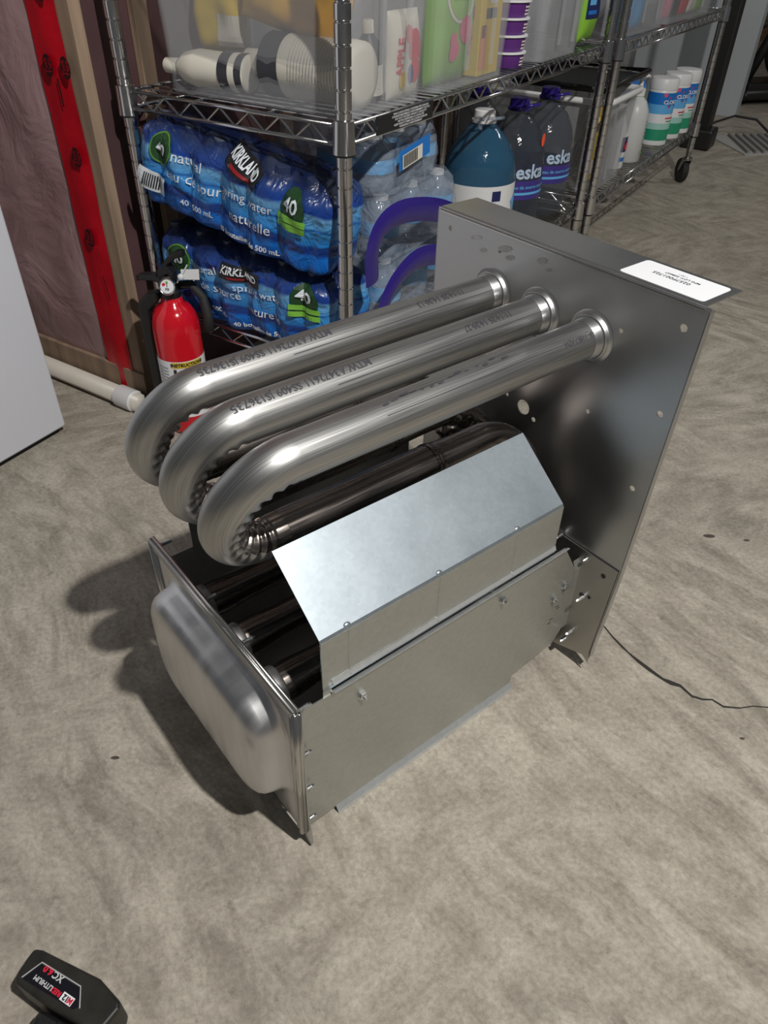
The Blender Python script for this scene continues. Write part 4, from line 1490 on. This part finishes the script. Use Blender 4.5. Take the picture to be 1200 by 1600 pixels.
for k in range(9):
    decal('barcode_bar', rect2d(0.003, 0.02, 1, 1), flat((0.10, -0.0125, 0.062), (1, 0, 0.12), (-0.05, 0, 1)), M_DARKPR, top_pack, at=(-0.04 + 0.0055 * k, -0.003))


# large water jugs
def jug(label, a, b, m, blue, r=0.083):
    root = thing('water_jug', label, 'jug', sh(a, b, ZB), STH - (0.6 if blue else 0.40), 'large water jugs')
    prof_ = [(r * 0.80, 0.0), (r * 0.97, 0.006), (r, 0.02), (r, 0.075), (r * 0.965, 0.082), (r, 0.09), (r, 0.165), (r * 0.975, 0.172), (r * 0.98, 0.19), (r * 0.90, 0.215), (r * 0.70, 0.245), (r * 0.45, 0.268), (0.028, 0.278), (0.024, 0.283)]
    MB().lathe(prof_, 36).build('body', m, root, smooth=True)
    MB().lathe([(0.026, 0.281), (0.028, 0.282), (0.028, 0.288), (0.0245, 0.2885)], 24).build('neck_ring', M_WPLAS if blue else M_PURP, root, auto=40)
    MB().lathe([(0.0235, 0.288), (0.0245, 0.289), (0.0235, 0.306), (0.021, 0.308)], 24).build('cap', M_WPLAS if blue else M_PURP, root, auto=40)
    hnd = [(-0.026, 0, 0.284), (-0.03, -0.02, 0.292), (-0.02, -0.05, 0.298), (0, -0.062, 0.300), (0.02, -0.05, 0.298), (0.03, -0.02, 0.292), (0.026, 0, 0.284)]
    MB().tube(hnd, 0.0035, 8).build('handle', M_CLEAR if blue else M_PURP, root, smooth=True)
    lr = r * 1.008
    ls = lambda s, t: Vector((lr * math.sin(s / lr), -lr * math.cos(s / lr), t))
    if blue:
        MB().lathe([(lr, 0.092), (lr, 0.163)], 36, cap=False).build('label_band', M_WPLAS, root, smooth=True)
        l2 = lambda s, t: ls(s, t) * 1.0 + Vector((0.0012 * math.sin(s / lr), -0.0012 * math.cos(s / lr), 0))
        decal('label_mark', rect2d(0.022, 0.022, 4, 2), l2, M_NAVY, root, at=(0.0, 0.142))
        decal('label_mark', rect2d(0.05, 0.05, 6, 3), l2, M_SKYB, root, at=(0.085, 0.115), rot=0.5)
    else:
        MB().lathe([(lr, 0.090), (lr, 0.135)], 36, cap=False).build('label_band', mat('eska_violet', (0.045, 0.03, 0.22), 0.35), root, smooth=True)
        l2 = lambda s, t: ls(s, t) + Vector((0.0012 * math.sin(s / lr), -0.0012 * math.cos(s / lr), 0))
        decal('label_name', text2d('eska', 0.046, 0.0012), l2, mat('pale_blue_print', (0.45, 0.58, 0.75), 0.4), root, at=(-0.01, 0.155))
        decal('label_words', text2d('eau de source naturelle', 0.012, 0.0002), l2, M_SKYB, root, at=(0.0, 0.120))
        decal('label_band_pale', rect2d(0.11, 0.006, 12, 1), l2, M_SKYB, root, at=(0.0, 0.105))
    return root


jug('large blue tinted water jug with white label, behind the panel corner', 0.70, 0.095, M_CLEARB, True, 0.086)
j2 = jug('clear water jug with violet label, beside the blue jug', 0.885, 0.090, M_CLEARG, False, 0.078)
dsf = lambda s, t: Vector((0.0735 * math.sin(s / 0.0735), -0.0735 * math.cos(s / 0.0735), t))
decal('round_sticker', ell2d(0.011, 0.015, 16, 2), dsf, M_REDDOT, j2, at=(0.03, 0.222))
jug('clear water jug standing behind the other jugs, mostly hidden', 0.968, 0.238, M_CLEARG, False, 0.078)
jug('clear water jug with violet label, closest to the paired posts', 1.07, 0.085, M_CLEARG, False, 0.078)

# lidded bin and cleaning things on the lower shelf of the far unit
ZB2 = ZL + 0.0065
wb_ = bin_tote('lidded_bin', 'clear tote with white rim standing on the lower shelf behind the paired posts', A2 + 0.02, -0.008, ZB2, 0.30, 0.36, 0.25, M_FROST, M_WPLAS)
ycl = thing('yellow_bottle', 'yellow cleaning bottle inside the white rimmed tote', 'bottle', sh(A2 + 0.20, 0.07, ZB2 + 0.005), STH)
MB().lathe([(0.03, 0), (0.034, 0.004), (0.034, 0.13), (0.018, 0.17), (0.014, 0.18)], 24).build('body', M_YEL2, ycl, smooth=True)
MB().lathe([(0.016, 0.178), (0.016, 0.2), (0.012, 0.204)], 18).build('cap', M_YEL, ycl, auto=40)
MB().lathe([(0.0345, 0.02), (0.0345, 0.06)], 24, cap=False).build('label_band', M_CREAM, ycl, smooth=True)


def canister(label, a, b, grp=True):
    root = thing('wipes_canister', label, 'canister', sh(a, b, ZB2), STH - 0.65, 'disinfecting wipes canisters')
    MB().lathe([(0.046, 0.0), (0.049, 0.003), (0.049, 0.180), (0.047, 0.183)], 32).build('body', M_WPLAS, root, auto=40)
    MB().lathe([(0.050, 0.180), (0.0505, 0.183), (0.0505, 0.207), (0.046, 0.215), (0.02, 0.217)], 32).build('lid', M_WPLAS, root, auto=40)
    for z0, z1, m_ in ((0.018, 0.055, M_GRN2), (0.055, 0.075, mat('mint_print', (0.35, 0.62, 0.55), 0.4)), (0.105, 0.135, M_SKYB), (0.135, 0.172, M_BLUE)):
        MB().lathe([(0.0495, z0), (0.0495, z1)], 32, cap=False).build('label_band', m_, root, smooth=True)
    ls = lambda s, t: Vector((0.0503 * math.sin(s / 0.0503), -0.0503 * math.cos(s / 0.0503), t))
    l2 = lambda s, t: Vector((0.0508 * math.sin(s / 0.0503), -0.0508 * math.cos(s / 0.0503), t))
    l3 = lambda s, t: Vector((0.0513 * math.sin(s / 0.0503), -0.0513 * math.cos(s / 0.0503), t))
    dia = ([(-0.038, 0), (-0.012, -0.018), (0.02, -0.018), (0.040, 0), (0.02, 0.018), (-0.012, 0.018)], [(0, 1, 5), (1, 2, 4, 5), (2, 3, 4)])
    decal('brand_shape', dia, ls, M_REDP, root, at=(0.012, 0.143))
    decal('brand_shape', ([(x * 0.84, y * 0.78) for x, y in dia[0]], dia[1]), l2, M_BLUE, root, at=(0.012, 0.143))
    decal('brand_name', text2d('CLOROX', 0.017, 0.0006), l3, M_INKW, root, at=(0.012, 0.143))
    decal('print_line', rect2d(0.045, 0.004, 8, 1), ls, M_REDP, root, at=(0.018, 0.092))
    decal('print_line', rect2d(0.035, 0.003, 8, 1), ls, M_GRN2, root, at=(0.018, 0.082))
    decal('print_dot', ell2d(0.007, 0.007, 12, 1), ls, M_PINK, root, at=(-0.02, 0.166))
    return root


canister('nearest white wipes canister with blue and green label', 2.085, 0.045)
canister('middle white wipes canister with blue and green label', 2.225, 0.035)
canister('farthest white wipes canister, half hidden by the far post', 2.345, 0.03)
pb = thing('pump_bottle', 'white pump bottle of hand sanitizer on the far lower shelf', 'bottle', sh(1.775, 0.045, ZB2), STH)
M_MILK = film('milky_bottle', (0.62, 0.64, 0.64), 0.9, 0.35)
MB().lathe([(0.040, 0), (0.044, 0.004), (0.0445, 0.13), (0.042, 0.155), (0.030, 0.182), (0.016, 0.195), (0.014, 0.2)], 28).build('body', M_MILK, pb, smooth=True)
MB().lathe([(0.0175, 0.198), (0.0175, 0.218), (0.008, 0.222), (0.006, 0.245), (0.012, 0.246), (0.012, 0.254), (0.004, 0.256)], 20).build('pump', M_WPLAS, pb, auto=40)
MB().tube([(0, 0, 0.250), (0.03, -0.01, 0.252), (0.042, -0.014, 0.247)], 0.005, 8).build('nozzle', M_WPLAS, pb, smooth=True)
ps = lambda s, t: Vector((0.0452 * math.sin(s / 0.045), -0.0452 * math.cos(s / 0.045), t))
for k in range(7):
    decal('print_line', rect2d(0.03, 0.003, 6, 1), ps, mat('grey_ink', (0.3, 0.3, 0.3), 0.6), pb, at=(0.006, 0.06 + 0.011 * k))
decal('green_mark', rect2d(0.03, 0.010, 6, 1), ps, mat('lime_badge', (0.2, 0.5, 0.06), 0.4), pb, at=(0.004, 0.03))
sbt = thing('spray_bottle', 'small white cleaner bottle with red and blue label beside the pump bottle', 'bottle', sh(1.655, 0.055, ZB2), STH)
MB().lathe([(0.032, 0), (0.034, 0.004), (0.034, 0.10), (0.016, 0.15), (0.014, 0.165), (0.016, 0.166), (0.016, 0.19)], 24).build('body', M_WPLAS, sbt, smooth=True)
ss = lambda s, t: Vector((0.0348 * math.sin(s / 0.034), -0.0348 * math.cos(s / 0.034), t))
decal('label_patch', rect2d(0.05, 0.045, 8, 2), ss, M_NAVY, sbt, at=(0.0, 0.075))
decal('label_patch', ell2d(0.018, 0.015, 14, 2), lambda s, t: ss(s, t) * 1.0 + Vector((0, -0.0012, 0)), M_REDP, sbt, at=(0.004, 0.07))
decal('label_patch', rect2d(0.05, 0.012, 8, 1), ss, M_BLUE, sbt, at=(0.0, 0.03))
gbag, gsf = bag('wipes_refill_bag', 'green and blue refill bag slumped behind the pump bottle', 'bag', sh(1.93, 0.10, ZB2 + 0.11), FACE_B, 0.075, 0.11, 0.03, M_BLUE, 6.6, wr=0.012)
decal('printed_panel', rect2d(0.12, 0.05, 10, 4), gsf, M_GREEN, gbag, at=(0.0, 0.055))
tray = thing('dark_tray', 'dark flat tray lying across the top of the white rimmed tote', 'tray', sh(A2 + 0.06, 0.0, ZB2 + 0.262), STH)
o = MB().box(0.0, 0.42, 0.02, 0.30, 0.0, 0.004)
o.build('tray_base', M_BLACKP, tray, bevel=0.002)
MB().tube([(0, 0.02, 0.01), (0.42, 0.02, 0.012), (0.42, 0.3, 0.012), (0, 0.3, 0.01), (0, 0.02, 0.01)], 0.008, 8).build('tray_rim', M_BLACKP, tray, smooth=True)

# ================================================================== FIRE EXTINGUISHER
EX = Vector((-0.422, 1.362, 0))
ex = thing('fire_extinguisher', 'small red fire extinguisher with black handle standing on the floor by the shelving', 'fire extinguisher', EX, 0)
r = 0.0465
MB().lathe([(r * 0.8, 0), (r * 0.97, 0.004), (r, 0.012), (r, 0.225), (r * 0.975, 0.240), (r * 0.88, 0.257), (r * 0.70, 0.270), (r * 0.46, 0.278), (r * 0.42, 0.290)], 40).build('cylinder', M_RED, ex, smooth=True)
MB().lathe([(r * 1.006, 0.045), (r * 1.006, 0.172)], 40, cap=False).build('instruction_label', M_LABEL, ex, smooth=True)
va = 0.0
ls = lambda s, t: Vector((r * 1.02 * math.sin(s / r + 0.25), -r * 1.02 * math.cos(s / r + 0.25), t))
l2 = lambda s, t: Vector((r * 1.03 * math.sin(s / r + 0.25), -r * 1.03 * math.cos(s / r + 0.25), t))
decal('label_strip', rect2d(0.062, 0.012, 12, 1), ls, M_YEL2, ex, at=(0.012, 0.1645))
decal('label_heading', text2d('INSTRUCTIONS', 0.0095, 0.0004), l2, M_INK, ex, at=(0.012, 0.1645))
decal('label_panel', rect2d(0.006, 0.011, 2, 2), ls, M_INK, ex, at=(-0.014, 0.150))
decal('label_panel', rect2d(0.006, 0.014, 2, 2), ls, M_INK, ex, at=(0.038, 0.152))
for k in range(6):
    decal('label_line', rect2d(0.03, 0.002, 6, 1), ls, mat('grey_ink', (0.3, 0.3, 0.3), 0.6), ex, at=(0.010, 0.153 - 0.006 * k))
    decal('label_line', rect2d(0.024, 0.0018, 6, 1), ls, mat('grey_ink', (0.3, 0.3, 0.3), 0.6), ex, at=(-0.040, 0.157 - 0.007 * k))
MB().lathe([(0.019, 0.284), (0.0195, 0.286), (0.0195, 0.300), (0.016, 0.304), (0.016, 0.330), (0.013, 0.333)], 24).build('valve_body', M_BLACKP, ex, auto=40)
# carrying handle to the left, lever rising to the right
hd = Vector((-0.93, 0.25, 0)).normalized()


def bar(pts, wid, th, name):
    o = MB()
    vv, ff = [], []
    sd = Vector((-hd.y, hd.x, 0))
    for i, (x, z, w_) in enumerate(pts):
        for s1, s2 in ((-1, -1), (1, -1), (1, 1), (-1, 1)):
            p = hd * x + sd * (s1 * wid * w_ / 2) + Vector((0, 0, z + s2 * th / 2))
            vv.append(p)
    for i in range(len(pts) - 1):
        for k in range(4):
            ff.append((i * 4 + k, i * 4 + (k + 1) % 4, i * 4 + 4 + (k + 1) % 4, i * 4 + 4 + k))
    ff += [(3, 2, 1, 0), tuple(range(len(pts) * 4 - 4, len(pts) * 4))]
    return o.add(vv, ff).build(name, M_BLACKP, ex, bevel=0.003)


bar([(-0.012, 0.322, 1), (0.012, 0.322, 1), (0.03, 0.325, 0.9), (0.058, 0.322, 0.8), (0.066, 0.318, 0.6)], 0.024, 0.012, 'carry_handle')
bar([(0.012, 0.331, 1), (0.004, 0.345, 1), (-0.010, 0.362, 1.0), (-0.026, 0.374, 0.9), (-0.042, 0.378, 0.6)], 0.024, 0.013, 'lever')
bar([(0.016, 0.300, 0.7), (0.014, 0.335, 0.9), (-0.006, 0.345, 0.9), (-0.016, 0.330, 0.7)], 0.026, 0.016, 'valve_cheek')
# gauge facing the room
gn = Vector((0.05, -0.93, 0.30)).normalized()
gx = gn.cross(Vector((0, 0, 1))).normalized() * -1
gy = gx.cross(gn).normalized() * -1
gc = Vector((0.004, -0.020, 0.317))


def disc(name, r0, prof_, m):
    vv, ff = [], []
    n = 28
    for rr_, h_ in prof_:
        for k in range(n):
            a = 2 * PI * k / n
            vv.append(gc + gn * h_ + (gx * math.cos(a) + gy * math.sin(a)) * rr_)
    for i in range(len(prof_) - 1):
        for k in range(n):
            ff.append((i * n + k, i * n + (k + 1) % n, (i + 1) * n + (k + 1) % n, (i + 1) * n + k))
    ff.append(tuple(range((len(prof_) - 1) * n, len(prof_) * n)))
    ff.append(tuple(range(n))[::-1])
    return MB().add(vv, ff).build(name, m, ex, auto=40)


gauge = disc('gauge', 0.016, [(0.013, 0.0), (0.0155, 0.002), (0.0158, 0.010), (0.0145, 0.0115), (0.0125, 0.0105)], M_CHROME)
gauge2 = disc('gauge_face', 0.013, [(0.0124, 0.0100), (0.0124, 0.0108)], M_LABEL)
gs = lambda s, t: gc + gn * 0.0112 + gx * s + gy * t
decal('gauge_red', rect2d(0.006, 0.005), gs, M_REDP, gauge2, at=(-0.006, 0.004), rot=0.5)
decal('gauge_green', rect2d(0.004, 0.005), gs, mat('lime_badge', (0.2, 0.5, 0.06), 0.4), gauge2, at=(0.0, 0.0075))
decal('gauge_needle', rect2d(0.0012, 0.010), gs, M_INK, gauge2, at=(0.0, 0.004))
decal('gauge_text', text2d('PSI', 0.006, 0.0002), gs, M_INK, gauge2, at=(0.0, -0.005))
# hose down the right, wall bracket strap down the left, seal tag
MB().tube([(0.006, 0.012, 0.305), (0.036, 0.020, 0.306), (0.058, 0.010, 0.285), (0.066, 0.002, 0.25), (0.064, -0.004, 0.222)],
          [0.009, 0.009, 0.0095, 0.010, 0.012], 12).build('hose', M_BLACKR, ex, smooth=True)
MB().prism([(-0.066, 0.02), (-0.046, 0.02), (-0.046, 0.262), (-0.020, 0.285), (-0.020, 0.298), (-0.045, 0.296), (-0.066, 0.275)], 'y', -0.010, 0.016).build('bracket', M_BLACKP, ex, bevel=0.004)
MB().add([(0.028, -0.010, 0.327), (0.060, -0.002, 0.324), (0.061, -0.001, 0.344), (0.029, -0.009, 0.346), (0.028, -0.0094, 0.327), (0.060, -0.0014, 0.324), (0.061, -0.0004, 0.344), (0.029, -0.0084, 0.346)],
         [(0, 1, 2, 3), (7, 6, 5, 4), (0, 4, 5, 1), (1, 5, 6, 2), (2, 6, 7, 3), (3, 7, 4, 0)]).build('inspection_tag', M_WPLAS, ex)
MB().tube([(0.020, -0.014, 0.322), (0.031, -0.016, 0.336), (0.044, -0.014, 0.357)], 0.0013, 6).build('seal_tie', M_WPLAS, ex)
MB().lathe([(0.002, -0.006), (0.006, -0.003), (0.006, 0.003), (0.002, 0.006)], 12, (0.029, -0.016, 0.334)).build('seal_knob', M_WPLAS, ex, smooth=True)

# ================================================================== PIPE, APPLIANCE, BATTERY, FAR THINGS
P_B = Vector((-0.54, 1.404, 0.0215))
P_A = P_B + Vector((-0.852, 0.523, 0)) * 1.2
d_ = (P_B - P_A).normalized()
pv = thing('pvc_pipe', 'cream plastic drain pipe lying along the foot of the wall', 'pipe', (0, 0, 0))
MB().tube([P_A, P_B], 0.0205, 24).build('pipe_run', M_PVC, pv, smooth=True)
e0 = P_A + d_ * ((Vector((-0.600, 1.44, 0)) - P_A).dot(d_))
MB().tube([e0, e0 + d_ * 0.003, e0 + d_ * 0.05, e0 + d_ * 0.053], [0.0212, 0.0245, 0.0245, 0.0212], 24).build('coupling', M_WPLAS, pv, auto=40)

WC = Vector((-0.678, 1.318, 0))
fd = Vector((-0.081, -0.148, 0)).normalized()
ap = thing('white_appliance', 'white enamelled appliance cabinet cut off by the left edge', 'appliance', WC, math.atan2(fd.y, fd.x))
MB().box(0, 0.62, -0.60, 0.0, 0.016, 0.86).build('cabinet', M_WHITE, ap, bevel=0.004)
MB().box(0.01, 0.60, -0.59, -0.015, 0.0, 0.016).build('plinth', M_BLACKR, ap)

bt = thing('power_tool', 'black cordless power tool with battery, lying at the bottom left corner', 'power tool', (-0.3, 0.27, 0))
bp0 = Vector((-0.3, 0.27))


def L(pts):
    return [(x - bp0.x, y - bp0.y) for x, y in pts]


body = L([(-0.3466, 0.2866), (-0.3422, 0.2968), (-0.3334, 0.2958), (-0.2675, 0.2714), (-0.2416, 0.2521), (-0.2407, 0.2447), (-0.2510, 0.2290),
          (-0.2720, 0.2300), (-0.3139, 0.2473), (-0.3481, 0.2650), (-0.3511, 0.2694)])
pack_b = MB().prism(body, 'z', 0.008, 0.050).build('battery', M_BATT, bt, bevel=0.0035, seg=3)
pack_b['label'] = 'black slide-on battery pack with printed label'
MB().prism(L([(-0.3375, 0.2915), (-0.2700, 0.2660), (-0.2480, 0.2475), (-0.2500, 0.2380), (-0.2700, 0.2480), (-0.3360, 0.2775)]), 'z', 0.0492, 0.0502)
lab_pts = [(-0.3436, 0.2700), (-0.3288, 0.2836), (-0.2835, 0.2634), (-0.2784, 0.2449)]
ins = [(-0.3405, 0.2690), (-0.3286, 0.2802), (-0.2862, 0.2612), (-0.2820, 0.2465)]
trim = MB()
trim.tube([(x - bp0.x, y - bp0.y, 0.0505) for x, y in lab_pts], 0.0007, 6)
trim.build('label_border', mat('silver_trim', (0.45, 0.46, 0.47), 0.4), pack_b)
MB().prism(L([(-0.3425, 0.2688), (-0.3287, 0.2820), (-0.2842, 0.2624), (-0.2795, 0.2460), (-0.2850, 0.2440)]), 'z', 0.0500, 0.0503).build('label_field', mat('gloss_black', (0.008, 0.008, 0.012), 0.25), pack_b)
# lettering is upside down to the viewer
ang = math.atan2(0.2449 - 0.2660, -0.2800 + 0.3230) + PI
tx = Vector((math.cos(ang), math.sin(ang), 0))
ty = Vector((-tx.y, tx.x, 0))
bs = flat((-0.0095, -0.0075, 0.0508), tx, ty)
M_SILV = mat('silver_print', (0.55, 0.56, 0.57), 0.4)
decal('battery_text', text2d('XC', 0.0088, 0.0003), bs, M_SILV, pack_b, at=(0.0025, -0.0085))
decal('battery_text', text2d('6.0', 0.0088, 0.0004), bs, M_REDP, pack_b, at=(0.0155, -0.0085))
decal('battery_text', text2d('RED', 0.0062, 0.0003), bs, M_REDP, pack_b, at=(-0.0055, 0.002))
decal('battery_text', text2d('LITHIUM', 0.0062, 0.0002), bs, M_SILV, pack_b, at=(0.0115, 0.002))
decal('battery_badge', rect2d(0.0140, 0.0075, 2, 2), bs, M_LABEL, pack_b, at=(-0.0195, 0.0018))
bs2 = flat((-0.0095, -0.0075, 0.0510), tx, ty)
decal('battery_text', text2d('M', 0.0068, 0.0004), bs2, M_REDP, pack_b, at=(-0.0232, 0.0018))
decal('battery_text', text2d('12', 0.0068, 0.0004), bs2, M_INK, pack_b, at=(-0.0178, 0.0018))
MB().prism(L([(-0.3200, 0.2480), (-0.2740, 0.2290), (-0.2760, 0.2000), (-0.3050, 0.1500), (-0.3500, 0.1700), (-0.3280, 0.2150)]), 'z', 0.012, 0.046).build('handle', M_BLACKP, bt, bevel=0.008, seg=3)
MB().prism(L([(-0.3340, 0.2240), (-0.3270, 0.2300), (-0.3400, 0.1700), (-0.3560, 0.1700)]), 'z', 0.016, 0.042).build('housing', M_REDP, bt, bevel=0.004)
MB().tube([(-0.2940 - bp0.x, 0.2340 - bp0.y, 0.046), (-0.300 - bp0.x, 0.214 - bp0.y, 0.046)], 0.004, 8).build('latch', M_BLACKP, pack_b, smooth=True)

# black floor post with foot
ps_ = sh(3.25, 0.10)
bpst = thing('black_post', 'tall black metal post on a square foot beyond the far shelving', 'post', ps_, STH)
MB().box(-0.042, 0.042, -0.042, 0.042, 0.0, 2.2).build('upright', M_BLACKP, bpst, bevel=0.006)
MB().box(-0.07, 0.07, -0.07, 0.07, 0.0, 0.09).build('foot', M_BLACKP, bpst, bevel=0.01)
# dark equipment in the corner
eq = thing('exercise_machine', 'cluttered black equipment at the top right corner', 'equipment', (2.36, 5.35, 0), 0.3)
MB().box(-0.25, 0.5, -0.12, 0.12, 0.03, 0.12).build('base_rail', M_BLACKP, eq, bevel=0.01)
MB().tube([(-0.2, 0, 0.10), (-0.05, 0, 0.45), (0.1, 0, 0.75), (0.4, 0.05, 1.05)], 0.03, 10).build('main_arm', M_BLACKP, eq, smooth=True)
MB().lathe([(0.05, -0.06), (0.19, -0.05), (0.2, 0.0), (0.19, 0.05), (0.05, 0.06)], 28, (0.12, 0, 0.30), 'y').build('flywheel', M_BLACKP, eq, auto=40)
MB().tube([(-0.33, -0.05, 0.46), (-0.25, -0.1, 0.42), (-0.1, -0.1, 0.5), (0.05, -0.1, 0.62)], 0.018, 8).build('handle_bar', M_BLACKR, eq, smooth=True)
MB().box(0.0, 0.3, -0.16, -0.1, 0.18, 0.36).build('side_cover', M_CHROMED, eq, bevel=0.01)
MB().tube([(-0.25, -0.1, 0.03), (-0.25, -0.1, 0.06), (0.5, -0.1, 0.06)], 0.03, 8).build('foot_bar', M_BLACKP, eq, smooth=True)
# ribbed cable mat and cord
mt = thing('ribbed_mat', 'pale grey ribbed mat on the floor beside the black post', 'mat', (1.98, 4.14, 0), 0.12)
MB().box(-0.30, 0.45, -0.20, 0.20, 0.0, 0.006).build('mat_base', mat('pale_mat', (0.42, 0.42, 0.40), 0.7), mt)
for k in range(18):
    x = -0.285 + 0.041 * k
    MB().add([(x, -0.19, 0.006), (x + 0.014, -0.19, 0.006), (x + 0.10, 0.19, 0.006), (x + 0.086, 0.19, 0.006),
              (x, -0.19, 0.018), (x + 0.014, -0.19, 0.018), (x + 0.10, 0.19, 0.018), (x + 0.086, 0.19, 0.018)],
             [(3, 2, 1, 0), (4, 5, 6, 7), (0, 1, 5, 4), (1, 2, 6, 5), (2, 3, 7, 6), (3, 0, 4, 7)]).build('rib', mat('dark_mat_rib', (0.26, 0.255, 0.245), 0.7), mt)
cd = MB().tube([(1.60, 4.25, 0.05), (1.68, 4.30, 0.07), (1.80, 4.38, 0.085), (1.92, 4.38, 0.07), (1.97, 4.34, 0.03), (1.975, 4.32, 0.024)], 0.006, 8).build('extension_cord', M_BLACKR, None, smooth=True)
tag(cd, 'thin black cord arching from the post over the ribbed mat', 'cord')
